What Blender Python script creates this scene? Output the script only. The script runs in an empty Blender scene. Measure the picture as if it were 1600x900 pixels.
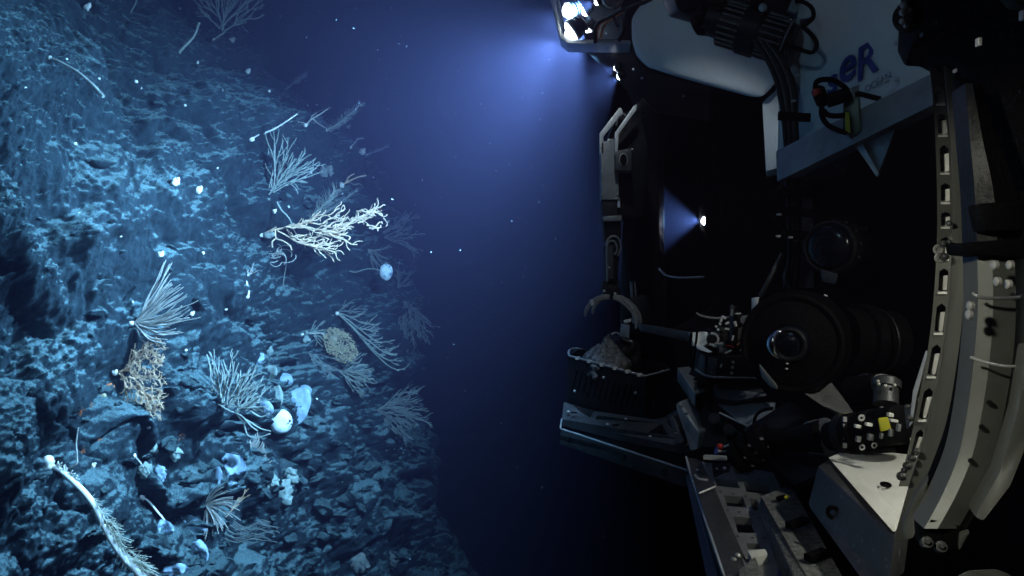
import bpy, bmesh, math, random
import numpy as np
from mathutils import Vector, Matrix, noise as mnoise
from mathutils.geometry import tessellate_polygon

SC = bpy.context.scene
COL = SC.collection
rnd = random.Random(7)
R = math.radians

# ------------------------------------------------------------------ camera
cam_d = bpy.data.cameras.new("camera")
cam_d.lens = 27.0
cam_d.sensor_width = 36.0
cam_d.clip_start = 0.02
cam_d.clip_end = 400.0
cam = bpy.data.objects.new("camera", cam_d)
cam.rotation_euler = (R(90), 0, 0)
COL.objects.link(cam)
SC.camera = cam


def P(px, py, y):
    """a point of the place: y metres ahead of the camera, seen at (px, py) of the 1600x900 photograph"""
    return Vector(((px - 800.0) / 1200.0 * y, y, (450.0 - py) / 1200.0 * y))


# ------------------------------------------------------------------ world, exposure, sampling
world = bpy.data.worlds.new("World")
SC.world = world
world.use_nodes = True
bg = world.node_tree.nodes["Background"]
bg.inputs[0].default_value = (0.03, 0.09, 0.32, 1)     # black-blue deep water far outside the lamps' reach
bg.inputs[1].default_value = 0.012
SC.view_settings.view_transform = 'Standard'
SC.view_settings.look = 'None'
SC.view_settings.exposure = 0.0
SC.view_settings.gamma = 1.0
SC.view_settings.use_curve_mapping = False
cy = SC.cycles
cy.use_denoising = True
try:
    cy.denoiser = 'OPENIMAGEDENOISE'
except Exception:
    pass
cy.max_bounces = 5
cy.diffuse_bounces = 2
cy.glossy_bounces = 3
cy.transmission_bounces = 3
cy.transparent_max_bounces = 6
cy.volume_bounces = 0
cy.caustics_reflective = False
cy.caustics_refractive = False
cy.sample_clamp_indirect = 4.0

LAMP_COL = (0.225, 0.56, 1.0)
LAMP_W = 8400.0
PAIR_W = 1100.0
SIDE_W = 1200.0
FILL_W = 34.0
DECK_FILL_W = 42.0
BRACKET_FILL_W = 34.0
LID_W = 60.0
HAZE_DENSITY = 0.175


# ------------------------------------------------------------------ object helpers
def tag(o, label=None, cat=None, group=None, kind=None):
    if label: o["label"] = label
    if cat: o["category"] = cat
    if group: o["group"] = group
    if kind: o["kind"] = kind
    return o


def empty(name, loc, label=None, cat=None, group=None):
    o = bpy.data.objects.new(name, None)
    o.empty_display_size = 0.05
    o.location = loc
    COL.objects.link(o)
    return tag(o, label, cat, group)


def set_parent(o, parent):
    if parent is None:
        return
    o.parent = parent
    o.matrix_parent_inverse = world_of(parent).inverted()


def world_of(o):
    """things are Empties moved to their base; parts keep their vertices in world space"""
    return Matrix.Translation(o.location) if o.type == 'EMPTY' else Matrix.Identity(4)


class MB:
    """collects shapes and links them as ONE mesh object"""
    def __init__(s):
        s.v, s.f, s.cuts = [], [], []

    def add(s, vs, fs):
        b = len(s.v)
        s.cuts.append((b, len(s.f)))
        s.v.extend([tuple(v) for v in vs])
        s.f.extend([tuple(i + b for i in f) for f in fs])
        return s

    def box(s, c, sx, sy, sz, rot=None):
        c = Vector(c); m = rot or Matrix.Identity(3)
        vs = [c + m @ Vector((x * sx / 2, y * sy / 2, z * sz / 2)) for x in (-1, 1) for y in (-1, 1) for z in (-1, 1)]
        return s.add(vs, [(0, 1, 3, 2), (4, 6, 7, 5), (0, 4, 5, 1), (2, 3, 7, 6), (0, 2, 6, 4), (1, 5, 7, 3)])

    def bar(s, a, b, w, h, up=(0, 0, 1)):
        a, b = Vector(a), Vector(b); d = (b - a).normalized()
        sd = d.cross(Vector(up))
        if sd.length < 1e-4: sd = d.cross(Vector((1, 0, 0)))
        sd.normalize(); u = sd.cross(d)
        vs = []
        for q in (a, b):
            for i, j in ((-1, -1), (1, -1), (1, 1), (-1, 1)):
                vs.append(q + sd * (i * w / 2) + u * (j * h / 2))
        return s.add(vs, [(3, 2, 1, 0), (4, 5, 6, 7), (0, 1, 5, 4), (1, 2, 6, 5), (2, 3, 7, 6), (3, 0, 4, 7)])

    def lathe(s, a, b, prof, n=24, cap=True):
        """prof: (t, r) along a->b, t as a fraction of the length"""
        a, b = Vector(a), Vector(b); d = (b - a); L = d.length; d.normalize()
        x = d.orthogonal().normalized(); y = d.cross(x)
        vs, fs = [], []
        for t, r in prof:
            for k in range(n):
                an = 2 * math.pi * k / n
                vs.append(a + d * (t * L) + (x * math.cos(an) + y * math.sin(an)) * max(r, 1e-5))
        for i in range(len(prof) - 1):
            for k in range(n):
                k2 = (k + 1) % n
                fs.append((i * n + k, i * n + k2, (i + 1) * n + k2, (i + 1) * n + k))
        if cap:
            fs.append(tuple(range(n - 1, -1, -1)))
            e = (len(prof) - 1) * n
            fs.append(tuple(range(e, e + n)))
        return s.add(vs, fs)

    def cyl(s, a, b, r, n=20):
        return s.lathe(a, b, [(0, r), (1, r)], n)

    def dome(s, c, axis, r, depth=1.0, n=20, m=6):
        c = Vector(c); axis = Vector(axis).normalized()
        prof = [(math.sin(i / m * math.pi / 2), r * math.cos(i / m * math.pi / 2)) for i in range(m + 1)]
        return s.lathe(c, c + axis * r * depth, prof, n)

    def torus(s, c, axis, R_, r, n=28, m=8, a0=0.0, a1=2 * math.pi):
        c = Vector(c); axis = Vector(axis).normalized()
        x = axis.orthogonal().normalized(); y = axis.cross(x)
        full = abs(a1 - a0 - 2 * math.pi) < 1e-6
        N = n if full else n + 1
        vs, fs = [], []
        for i in range(N):
            an = a0 + (a1 - a0) * i / n
            rd = x * math.cos(an) + y * math.sin(an)
            for j in range(m):
                bn = 2 * math.pi * j / m
                vs.append(c + rd * (R_ + r * math.cos(bn)) + axis * (r * math.sin(bn)))
        for i in range(n):
            i2 = (i + 1) % N
            for j in range(m):
                j2 = (j + 1) % m
                fs.append((i * m + j, i2 * m + j, i2 * m + j2, i * m + j2))
        return s.add(vs, fs)

    def prism(s, outer, ext, holes=()):
        """a plate: outline of 3-D points (with holes), thickness vector ext"""
        loops = [[Vector(q) for q in outer]] + [[Vector(q) for q in h] for h in holes]
        flat = [q for l in loops for q in l]
        n = len(flat); ext = Vector(ext)
        tris = tessellate_polygon(loops)
        vs = flat + [q + ext for q in flat]
        fs = [tuple(t) for t in tris] + [tuple(i + n for i in reversed(t)) for t in tris]
        b = 0
        for l in loops:
            k = len(l)
            for i in range(k):
                j = (i + 1) % k
                fs.append((b + i, b + j, b + j + n, b + i + n))
            b += k
        return s.add(vs, fs)

    def tube(s, pts, rad, sides=6, cap=True):
        pts = [Vector(p) for p in pts]
        if not hasattr(rad, "__len__"):
            if 3 <= len(pts) <= 12:                       # cables and wires bend softly
                Q, out = [pts[0]] + pts + [pts[-1]], []
                for i in range(1, len(Q) - 2):
                    a, b, c, d = Q[i - 1], Q[i], Q[i + 1], Q[i + 2]
                    for k in range(5):
                        t = k / 5
                        out.append(0.5 * (2 * b + (c - a) * t + (2 * a - 5 * b + 4 * c - d) * t * t + (3 * b - a - 3 * c + d) * t ** 3))
                pts = out + [pts[-1]]
            rad = [rad] * len(pts)
        vs, fs = [], []
        n = len(pts); up = None
        for i, p in enumerate(pts):
            d = (pts[min(i + 1, n - 1)] - pts[max(i - 1, 0)])
            if d.length < 1e-9: d = Vector((0, 0, 1))
            d.normalize()
            if up is None: up = d.orthogonal().normalized()
            up = (up - d * up.dot(d))
            if up.length < 1e-6: up = d.orthogonal()
            up.normalize(); sd = d.cross(up)
            for k in range(sides):
                an = 2 * math.pi * k / sides
                vs.append(p + (up * math.cos(an) + sd * math.sin(an)) * rad[i])
        for i in range(n - 1):
            for k in range(sides):
                k2 = (k + 1) % sides
                fs.append((i * sides + k, i * sides + k2, (i + 1) * sides + k2, (i + 1) * sides + k))
        if cap:
            fs.append(tuple(range(sides - 1, -1, -1)))
            fs.append(tuple(range((n - 1) * sides, n * sides)))
        return s.add(vs, fs)

    def blob(s, c, rx, ry, rz, sub=2, amp=0.25, freq=2.0, seed=0.0):
        bm = bmesh.new()
        bmesh.ops.create_icosphere(bm, subdivisions=sub, radius=1.0)
        c = Vector(c); vs = []
        bm.verts.ensure_lookup_table()
        for v in bm.verts:
            k = 1 + amp * mnoise.fractal(v.co * freq + Vector((seed * 3.1, seed * 1.7, seed)), 1.0, 2.0, 3)
            vs.append(c + Vector((v.co.x * rx * k, v.co.y * ry * k, v.co.z * rz * k)))
        fs = [tuple(v.index for v in f.verts) for f in bm.faces]
        bm.free()
        return s.add(vs, fs)

    def mesh(s, name, smooth=40, bevel=0.0, seg=2):
        me = bpy.data.meshes.new(name)
        me.from_pydata(s.v, [], s.f)
        bm = bmesh.new(); bm.from_mesh(me)
        bmesh.ops.recalc_face_normals(bm, faces=bm.faces)
        if bevel > 0:
            bmesh.ops.dissolve_limit(bm, angle_limit=R(1), verts=bm.verts, edges=bm.edges)
            ed = [e for e in bm.edges if len(e.link_faces) == 2 and e.calc_face_angle(0) > R(28)]
            bmesh.ops.bevel(bm, geom=ed, offset=bevel, segments=seg, profile=0.6, affect='EDGES', clamp_overlap=True)
        bm.to_mesh(me); bm.free()
        if smooth:
            me.shade_smooth()
            me.set_sharp_from_angle(angle=R(smooth))
        return me

    def build(s, name, mat, parent=None, smooth=40, bevel=0.0, seg=2):
        me = s.mesh(name, smooth, bevel, seg)
        me.materials.append(mat)
        o = bpy.data.objects.new(name, me)
        COL.objects.link(o)
        set_parent(o, parent)
        return o


# ------------------------------------------------------------------ materials
def new_mat(name):
    m = bpy.data.materials.new(name); m.use_nodes = True
    nt = m.node_tree
    return m, nt, nt.nodes["Principled BSDF"]


def surf(name, col, rough=0.5, metal=0.0, var=0.25, scale=18.0, bump=0.0, bscale=120.0, col2=None, spec=0.5, wear=0.0):
    """painted / metal / flesh surface with mottling, fine relief and worn patches"""
    m, nt, b = new_mat(name)
    N, L = nt.nodes, nt.links
    tc = N.new("ShaderNodeTexCoord")
    nz = N.new("ShaderNodeTexNoise"); nz.inputs["Scale"].default_value = scale; nz.inputs["Detail"].default_value = 6
    L.new(tc.outputs["Object"], nz.inputs["Vector"])
    rp = N.new("ShaderNodeValToRGB")
    c2 = col2 or tuple(c * (1 - var) for c in col)
    rp.color_ramp.elements[0].position = 0.32; rp.color_ramp.elements[0].color = (*c2, 1)
    rp.color_ramp.elements[1].position = 0.68; rp.color_ramp.elements[1].color = (*col, 1)
    L.new(nz.outputs["Fac"], rp.inputs["Fac"])
    out = rp.outputs["Color"]
    if wear > 0:
        n2 = N.new("ShaderNodeTexNoise"); n2.inputs["Scale"].default_value = scale * 5; n2.inputs["Detail"].default_value = 8
        L.new(tc.outputs["Object"], n2.inputs["Vector"])
        r2 = N.new("ShaderNodeMapRange"); r2.inputs[1].default_value = 0.62; r2.inputs[2].default_value = 0.72
        L.new(n2.outputs["Fac"], r2.inputs[0])
        mul = N.new("ShaderNodeMath"); mul.operation = 'MULTIPLY'; mul.inputs[1].default_value = wear
        L.new(r2.outputs[0], mul.inputs[0])
        mx = N.new("ShaderNodeMix"); mx.data_type = 'RGBA'
        L.new(mul.outputs[0], mx.inputs[0]); L.new(out, mx.inputs[6]); mx.inputs[7].default_value = (0.42, 0.43, 0.42, 1)
        out = mx.outputs[2]
    L.new(out, b.inputs["Base Color"])
    b.inputs["Roughness"].default_value = rough
    b.inputs["Metallic"].default_value = metal
    b.inputs["Specular IOR Level"].default_value = spec
    if bump > 0:
        n3 = N.new("ShaderNodeTexNoise"); n3.inputs["Scale"].default_value = bscale; n3.inputs["Detail"].default_value = 5
        L.new(tc.outputs["Object"], n3.inputs["Vector"])
        bp = N.new("ShaderNodeBump"); bp.inputs["Strength"].default_value = bump; bp.inputs["Distance"].default_value = 0.01
        L.new(n3.outputs["Fac"], bp.inputs["Height"]); L.new(bp.outputs[0], b.inputs["Normal"])
    return m


def rock_mat():
    m, nt, b = new_mat("rock_with_sediment")
    N, L = nt.nodes, nt.links
    tc = N.new("ShaderNodeTexCoord"); geo = N.new("ShaderNodeNewGeometry")
    sep = N.new("ShaderNodeSeparateXYZ"); L.new(geo.outputs["Normal"], sep.inputs[0])
    def noise_(scale, det, rough=0.6):
        n = N.new("ShaderNodeTexNoise"); n.inputs["Scale"].default_value = scale; n.inputs["Detail"].default_value = det
        n.inputs["Roughness"].default_value = rough
        L.new(tc.outputs["Object"], n.inputs["Vector"]); return n.outputs["Fac"]
    def math_(op, a, b_):
        q = N.new("ShaderNodeMath"); q.operation = op
        for i, x in enumerate((a, b_)):
            if isinstance(x, (int, float)): q.inputs[i].default_value = x
            else: L.new(x, q.inputs[i])
        return q.outputs[0]
    big = noise_(1.6, 5); mid = noise_(14.0, 9, 0.75); fine = noise_(75.0, 6, 0.75)
    base = N.new("ShaderNodeValToRGB")  # rock and sediment ramps are tinted blue in place of bluer lamplight
    e = base.color_ramp.elements
    e[0].position = 0.3; e[0].color = (0.012, 0.021, 0.026, 1); e[1].position = 0.7; e[1].color = (0.040, 0.066, 0.074, 1)
    L.new(mid, base.inputs["Fac"])
    sed = N.new("ShaderNodeValToRGB")
    e = sed.color_ramp.elements
    e[0].position = 0.3; e[0].color = (0.09, 0.155, 0.165, 1); e[1].position = 0.7; e[1].color = (0.25, 0.35, 0.325, 1)
    L.new(fine, sed.inputs["Fac"])
    # sediment settles where the rock faces up, broken up by noise
    k = math_('ADD', sep.outputs["Z"], math_('MULTIPLY', math_('SUBTRACT', big, 0.5), 1.2))
    k = math_('ADD', k, math_('MULTIPLY', math_('SUBTRACT', mid, 0.5), 1.3))
    k = math_('ADD', k, math_('MULTIPLY', math_('SUBTRACT', fine, 0.5), 1.6))
    mr = N.new("ShaderNodeMapRange"); mr.inputs[1].default_value = 0.36; mr.inputs[2].default_value = 0.95
    L.new(k, mr.inputs[0])
    mx = N.new("ShaderNodeMix"); mx.data_type = 'RGBA'
    L.new(mr.outputs[0], mx.inputs[0]); L.new(base.outputs[0], mx.inputs[6]); L.new(sed.outputs[0], mx.inputs[7])
    L.new(mx.outputs[2], b.inputs["Base Color"])
    b.inputs["Roughness"].default_value = 0.9
    b.inputs["Specular IOR Level"].default_value = 0.15
    bp = N.new("ShaderNodeBump"); bp.inputs["Strength"].default_value = 1.0; bp.inputs["Distance"].default_value = 0.05
    L.new(math_('ADD', mid, math_('MULTIPLY', fine, 0.5)), bp.inputs["Height"]); L.new(bp.outputs[0], b.inputs["Normal"])
    return m


def emit_mat(name, col, strength):
    m, nt, b = new_mat(name)
    b.inputs["Base Color"].default_value = (0.8, 0.8, 0.8, 1)
    b.inputs["Emission Color"].default_value = (*col, 1)
    b.inputs["Emission Strength"].default_value = strength
    m.cycles.emission_sampling = 'NONE'
    return m


M_ROCK = rock_mat()
M = dict(
    black=surf("black_anodised_metal", (0.008, 0.0085, 0.010), 0.5, 0.0, 0.4, 30, 0.15, 90, wear=0.06, spec=0.25),
    rubber=surf("black_rubber", (0.0035, 0.0035, 0.004), 0.65, 0.0, 0.4, 25, 0.2, 160, spec=0.07),
    dark=surf("dark_grey_metal", (0.055, 0.058, 0.062), 0.45, 0.2, 0.4, 14, 0.15, 80, wear=0.25),
    grey=surf("grey_painted_metal", (0.26, 0.27, 0.28), 0.45, 0.25, 0.35, 12, 0.12, 90, wear=0.2),
    alu=surf("bare_aluminium", (0.62, 0.63, 0.64), 0.4, 0.25, 0.25, 15, 0.1, 140),
    steel=surf("polished_steel", (0.66, 0.66, 0.64), 0.35, 0.55, 0.3, 40),
    grit=surf("gritty_grey_deck", (0.24, 0.25, 0.25), 0.85, 0.0, 0.6, 70, 0.9, 220),
    white=surf("white_plastic", (0.74, 0.75, 0.72), 0.5, 0.0, 0.18, 7, 0.08, 60),
    foam=surf("pale_foam_skin", (0.66, 0.70, 0.70), 0.5, 0.0, 0.12, 3, 0.06, 30),
    blue=surf("blue_paint", (0.012, 0.03, 0.22), 0.5),
    faint=surf("faded_lettering_ink", (0.30, 0.34, 0.38), 0.5),
    yellow=surf("yellow_tape", (0.62, 0.60, 0.04), 0.5),
    red=surf("red_rubber", (0.45, 0.02, 0.015), 0.5),
    orange=surf("orange_cable", (0.60, 0.17, 0.05), 0.5),
    green=surf("green_tinted_plastic", (0.05, 0.09, 0.045), 0.35),
    glass=surf("dark_lens_glass", (0.004, 0.006, 0.012), 0.2, 0.0, spec=0.25),
    mirror=surf("mirrored_glint", (0.75, 0.8, 0.85), 0.12, 1.0, 0.3, 25),  # mirror shaped as a glint on the camera lens
    sample=surf("speckled_rock_sample", (0.16, 0.165, 0.17), 0.45, 0.0, 0.9, 55, 0.9, 70, col2=(0.012, 0.012, 0.013)),
    bracket=surf("olive_grey_bracket_paint", (0.125, 0.13, 0.12), 0.42, 0.2, 0.25, 9, 0.02, 160, wear=0.05),
    c_white=surf("white_coral_skin", (0.95, 0.84, 0.72), 0.6, 0.0, 0.15, 60),
    c_cream=surf("cream_coral_branch", (0.98, 0.64, 0.40), 0.7, 0.0, 0.35, 30),
    c_tan=surf("tan_coral_branch", (0.92, 0.56, 0.33), 0.8, 0.0, 0.4, 30),
    c_ochre=surf("ochre_coral_net", (0.44, 0.33, 0.19), 0.8, 0.0, 0.3, 30),
    c_grey=surf("grey_coral_branch", (0.31, 0.32, 0.26), 0.8, 0.0, 0.3, 30),
    c_pale=surf("pale_coral_branch", (0.52, 0.46, 0.38), 0.75, 0.0, 0.3, 30),
    c_dim=surf("dull_coral_branch", (0.24, 0.25, 0.22), 0.85, 0.0, 0.3, 30),
    c_fuzz=surf("pale_green_coral_fuzz", (0.90, 0.84, 0.64), 0.8, 0.0, 0.35, 30),
    sponge_w=surf("white_sponge", (0.88, 0.90, 0.86), 0.8, 0.0, 0.08, 20, 0.15, 90),
    sponge_b=surf("blue_grey_sponge", (0.36, 0.46, 0.54), 0.85, 0.0, 0.3, 22, 0.4, 60),
    sponge_g=surf("green_grey_sponge", (0.34, 0.40, 0.34), 0.85, 0.0, 0.4, 22, 0.5, 60),
    orange_life=surf("orange_sponge", (0.85, 0.22, 0.05), 0.8, 0.0, 0.5, 35, 0.5, 80),
    snow=surf("pale_particle", (0.4, 0.42, 0.44), 0.8),
    lens=emit_mat("lit_lamp_lens", (0.80, 0.90, 1.0), 60.0),
)


# ------------------------------------------------------------------ vectorised noise for the terrain
def _hash(ix, iy, iz, seed):
    h = (ix.astype(np.int64) * 374761393 + iy.astype(np.int64) * 668265263 + iz.astype(np.int64) * 2147483647 + seed * 1274126177) & 0x7fffffff
    h = ((h ^ (h >> 13)) * 1274126177) & 0x7fffffff
    h = ((h ^ (h >> 15)) * 1103515245) & 0x7fffffff
    return (h ^ (h >> 16))


def vnoise(p, seed=0):
    i = np.floor(p).astype(np.int64); f = (p - i).astype(np.float32)
    u = f * f * f * (f * (f * 6 - 15) + 10)
    out = np.zeros(len(p), np.float32)
    for dx in (0, 1):
        wx = u[:, 0] if dx else 1 - u[:, 0]
        for dy in (0, 1):
            wy = u[:, 1] if dy else 1 - u[:, 1]
            for dz in (0, 1):
                wz = u[:, 2] if dz else 1 - u[:, 2]
                h = _hash(i[:, 0] + dx, i[:, 1] + dy, i[:, 2] + dz, seed)
                gx = ((h & 1023) / 511.5 - 1).astype(np.float32)
                gy = (((h >> 10) & 1023) / 511.5 - 1).astype(np.float32)
                gz = (((h >> 20) & 1023) / 511.5 - 1).astype(np.float32)
                out += wx * wy * wz * (gx * (f[:, 0] - dx) + gy * (f[:, 1] - dy) + gz * (f[:, 2] - dz))
    return out


def fbm(p, octv=4, seed=0, gain=0.5, ridged=False):
    a, s, out = 1.0, 1.0, 0
    for o in range(octv):
        n = vnoise(p * s, seed + o * 17)
        if ridged: n = 0.5 - np.abs(n) * 2
        out = out + a * n
        a *= gain; s *= 2.03
    return out


def worley(p, seed=0):
    i = np.floor(p).astype(np.int64)
    f1 = np.full(len(p), 9.0, np.float32); f2 = f1.copy(); cid = np.zeros(len(p), np.float32)
    for dx in (-1, 0, 1):
        for dy in (-1, 0, 1):
            for dz in (-1, 0, 1):
                c = i + np.array([dx, dy, dz])
                h = _hash(c[:, 0], c[:, 1], c[:, 2], seed)
                q = np.stack([c[:, 0] + (h & 1023) / 1023.0, c[:, 1] + ((h >> 10) & 1023) / 1023.0, c[:, 2] + ((h >> 20) & 1023) / 1023.0], 1)
                d = np.sqrt(((p - q) ** 2).sum(1)).astype(np.float32)
                near = d < f1
                f2 = np.where(near, f1, np.minimum(f2, d))
                cid = np.where(near, (h % 997) / 997.0, cid).astype(np.float32)
                f1 = np.where(near, d, f1)
    return f1, f2, cid


# ------------------------------------------------------------------ the rock slope
def build_slope():
    ny, nz = 860, 960
    t = np.linspace(0, 1, ny)
    ys = 1.9 * (14.0 / 1.9) ** t
    zs = np.linspace(-5.2, 4.6, nz)
    Y, Z = np.meshgrid(ys, zs, indexing="ij")
    xb = np.interp(Y, [1.5, 3.2, 4.2, 5.5, 7.0, 8.3, 9.2, 10.0, 11.0, 14.0], [-2.35, -2.55, -2.6, -2.5, -2.15, -1.55, -1.3, -1.35, -2.0, -5.0])
    sh = np.interp(Z, [-5.2, -4.2, -2.8, -1.56, -0.31, 0.75, 1.56, 2.13, 2.8, 4.6], [1.8, 0.98, 0.40, 0.22, 0.11, -0.05, -0.38, -0.92, -1.55, -3.6])
    w = np.interp(Y, [2, 4, 9, 14], [0.35, 0.6, 1.2, 1.2])
    X = xb + sh * w
    p = np.stack([X.ravel(), Y.ravel(), Z.ravel()], 1).astype(np.float32)
    n = np.array([0.80, -0.50, 0.33], np.float32)
    # strata dip: stretch noise along the slope
    q = p + 0.25 * np.stack([fbm(p * 1.3, 3, 5), fbm(p * 1.3, 3, 6), fbm(p * 1.3, 3, 7)], 1)
    d = 0.50 * fbm(q * 0.6, 3, 1)
    f1, f2, cid = worley(q * np.array([1.5, 1.5, 1.8]), 11)
    d += 0.24 * (0.55 - f1) * (0.5 + cid) + 0.10 * (cid - 0.5) * np.clip((f2 - f1) * 5, 0, 1)
    g1, g2, gid = worley(q * 4.6, 23)
    fine_amt = np.clip(0.75 + 2.6 * fbm(p * 1.1, 2, 59), 0.2, 1.7)
    rough = np.clip(0.55 + 1.6 * fbm(p * 0.8, 2, 55), 0.15, 1.3)
    d += 0.15 * (0.5 - g1) * rough + 0.04 * (gid - 0.5) * np.clip((g2 - g1) * 6, 0, 1)
    h1, h2, hid = worley(q * 12.5, 37)
    d += 0.066 * (0.5 - h1) * np.clip(0.8 + 2.2 * fbm(p * 0.9, 2, 63), 0.1, 1.5)
    d += 0.10 * fbm(q * 2.6, 5, 61, 0.55)
    d += 0.048 * fbm(p * 17.0, 4, 71, 0.65) * fine_amt
    d += 0.017 * fbm(p * 44.0, 2, 77, 0.6)
    cr = fbm(p * np.array([0.9, 0.9, 0.9]), 3, 83) + 0.35 * (p[:, 2] * 0.9 + p[:, 1] * 0.55)
    cr = np.abs(cr * 2.6 - np.round(cr * 2.6))
    d -= 0.07 * np.exp(-(cr / 0.035) ** 2) * np.clip(0.4 + 2 * fbm(p * 0.7, 2, 85), 0, 1)
    p2 = p + d[:, None] * n
    # shelves: rock juts out along uneven levels, its underside is cut back
    lev = q[:, 2] * 1.25 + 0.50 * q[:, 1] + 1.1 * fbm(q * 0.7, 3, 91)
    fr = lev - np.floor(lev)
    fr = np.where(fr < 0.8, fr / 0.8, (1 - fr) / 0.2)          # slow set-back, then a short steep underside
    fr = fr * fr * (3 - 2 * fr)
    sw = np.clip(0.5 + 1.8 * fbm(p * 0.6, 2, 97), 0, 1)
    p2[:, 0] += 0.17 * (0.5 - fr) * sw
    p2[:, 1] -= 0.08 * (0.5 - fr) * sw
    # a few long ridges
    px = 800 + 1200 * p2[:, 0] / p2[:, 1]; py = 450 - 1200 * p2[:, 2] / p2[:, 1]
    ridges = [([(60, 84), (110, 108), (160, 150), (218, 196)], 0.16, 15), ([(15, 362), (110, 378), (180, 384), (216, 420)], 0.18, 20),
              ([(200, 305), (258, 298), (300, 338)], 0.14, 14), ([(345, 332), (385, 322), (430, 318)], 0.16, 22),
              ([(150, 492), (195, 488)], 0.09, 9), ([(330, 462), (400, 440), (450, 470)], 0.12, 16), ([(40, 640), (120, 620), (230, 660)], 0.12, 25),
              ([(230, 195), (340, 205)], 0.10, 12), ([(392, 70), (470, 100), (500, 140)], 0.12, 18), ([(190, 670), (290, 640), (330, 660)], 0.14, 22)]
    for pts, _, wd in ridges:
        best = np.full(len(p2), 1e9); sgn = np.zeros(len(p2))
        for (x0, y0), (x1, y1) in zip(pts[:-1], pts[1:]):
            dx, dy = x1 - x0, y1 - y0
            tt = np.clip(((px - x0) * dx + (py - y0) * dy) / (dx * dx + dy * dy), 0, 1)
            ex, ey = px - (x0 + tt * dx), py - (y0 + tt * dy)
            dd = np.hypot(ex, ey)
            up = dd < best
            best = np.where(up, dd, best); sgn = np.where(up, ey, sgn)
        prof = np.where(sgn < 0, np.exp(-(best / (wd * 1.6)) ** 2), np.exp(-(best / (wd * 0.8)) ** 2))
        amp = 0.38 * wd * p2[:, 1] / 1200
        p2 += (amp * prof)[:, None] * np.array([0.75, -0.62, 0.25])
    idx = np.arange(ny * nz).reshape(ny, nz)
    a, b_, c, e = idx[:-1, :-1], idx[1:, :-1], idx[1:, 1:], idx[:-1, 1:]
    quads = np.stack([a, b_, c, e], -1).reshape(-1, 4).astype(np.int32)
    me = bpy.data.meshes.new("rock_slope")
    me.vertices.add(len(p2)); me.vertices.foreach_set("co", p2.astype(np.float32).ravel())
    me.loops.add(quads.size); me.loops.foreach_set("vertex_index", quads.ravel())
    me.polygons.add(len(quads)); me.polygons.foreach_set("loop_start", np.arange(0, quads.size, 4, dtype=np.int32))
    me.update(calc_edges=True)
    me.shade_smooth()
    me.materials.append(M_ROCK)
    o = bpy.data.objects.new("rock_slope", me)
    COL.objects.link(o)
    tag(o, "steep dark rock slope dusted with pale sediment on the left", None, None, "structure")
    return o


SLOPE = build_slope()
# sea floor running out under the vehicle, far below the lamps
fl = MB()
G = 40
vs, fs = [], []
for i in range(G + 1):
    for j in range(G + 1):
        x = -12 + 30 * i / G; y = -8 + 34 * j / G
        vs.append((x, y, -5.0 + 0.35 * mnoise.fractal(Vector((x * 0.4, y * 0.4, 3.3)), 1.0, 2.0, 4)))
for i in range(G):
    for j in range(G):
        a = i * (G + 1) + j
        fs.append((a, a + G + 1, a + G + 2, a + 1))
fl.add(vs, fs)
tag(fl.build("sea_floor", M_ROCK), "dark sea floor fading out far below the vehicle", None, None, "structure")
bpy.context.view_layer.update()


def hit(px, py, default=6.0):
    d = P(px, py, 1.0).normalized()
    ok, loc, nor, _ = SLOPE.ray_cast(Vector((0, 0, 0)), d)
    if not ok:                                         # past the skyline: stand on the nearest rock
        for k in range(1, 60):
            for ax_, ay_ in ((-1, 0), (-.7, .7), (0, 1)):
                ok, loc, nor, _ = SLOPE.ray_cast(Vector((0, 0, 0)), P(px + ax_ * k * 4, py + ay_ * k * 4, 1.0).normalized())
                if ok: return loc, nor
        return P(px, py, default), Vector((0.8, -0.5, 0.3))
    return loc, nor


# stones lying on the slope: parts of it, sharing a few meshes
stone_meshes = []
for k in range(9):
    b = MB(); b.blob((0, 0, 0), 1.0, rnd.uniform(0.7, 1.1), rnd.uniform(0.5, 0.8), 2, 0.75, 1.3, k * 1.9)
    me = b.mesh("stone", 45); me.materials.append(M_ROCK); stone_meshes.append(me)
ns = 0
for _ in range(2000):
    if ns >= 290: break
    if ns < 200: sx, sy = rnd.uniform(230, 700), rnd.uniform(600, 898)
    else: sx, sy = rnd.uniform(20, 640), rnd.uniform(150, 898)
    q, nn = hit(sx, sy)
    if nn.z < 0.12: continue
    if max(abs(hit(sx + dx, sy + dy, 99)[0].y - q.y) for dx, dy in ((12, 0), (-12, 0), (0, 12), (0, -12))) > 0.35: continue
    s_ = q.y / 1200 * rnd.choice([4, 5, 6, 7, 9, 12, 15])
    o = bpy.data.objects.new("stone", stone_meshes[ns % 9])
    o.location = q + nn * s_ * 0.1
    o.rotation_euler = (rnd.uniform(-.6, .6), rnd.uniform(-.6, .6), rnd.uniform(0, 6.28))
    o.scale = (s_ * rnd.uniform(0.8, 1.5), s_ * rnd.uniform(0.8, 1.3), s_ * rnd.uniform(0.6, 1.0))
    COL.objects.link(o); o.parent = SLOPE
    ns += 1



# ------------------------------------------------------------------ the vehicle
VEH = empty("underwater_vehicle", P(1250, 700, 3.0),
            "large underwater robot with pale foam block, dark frame and lit lamps at right", "underwater robot")


SPLIT = {"bolt", "bolt_ring", "rivet", "slot", "cooling_rib", "tie_end", "grab_slot", "deflector_plate", "cover_disc", "wire_clip", "rod", "connector", "cable_clip", "fin", "edge_clip", "screw", "band", "rib", "block"}


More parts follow.
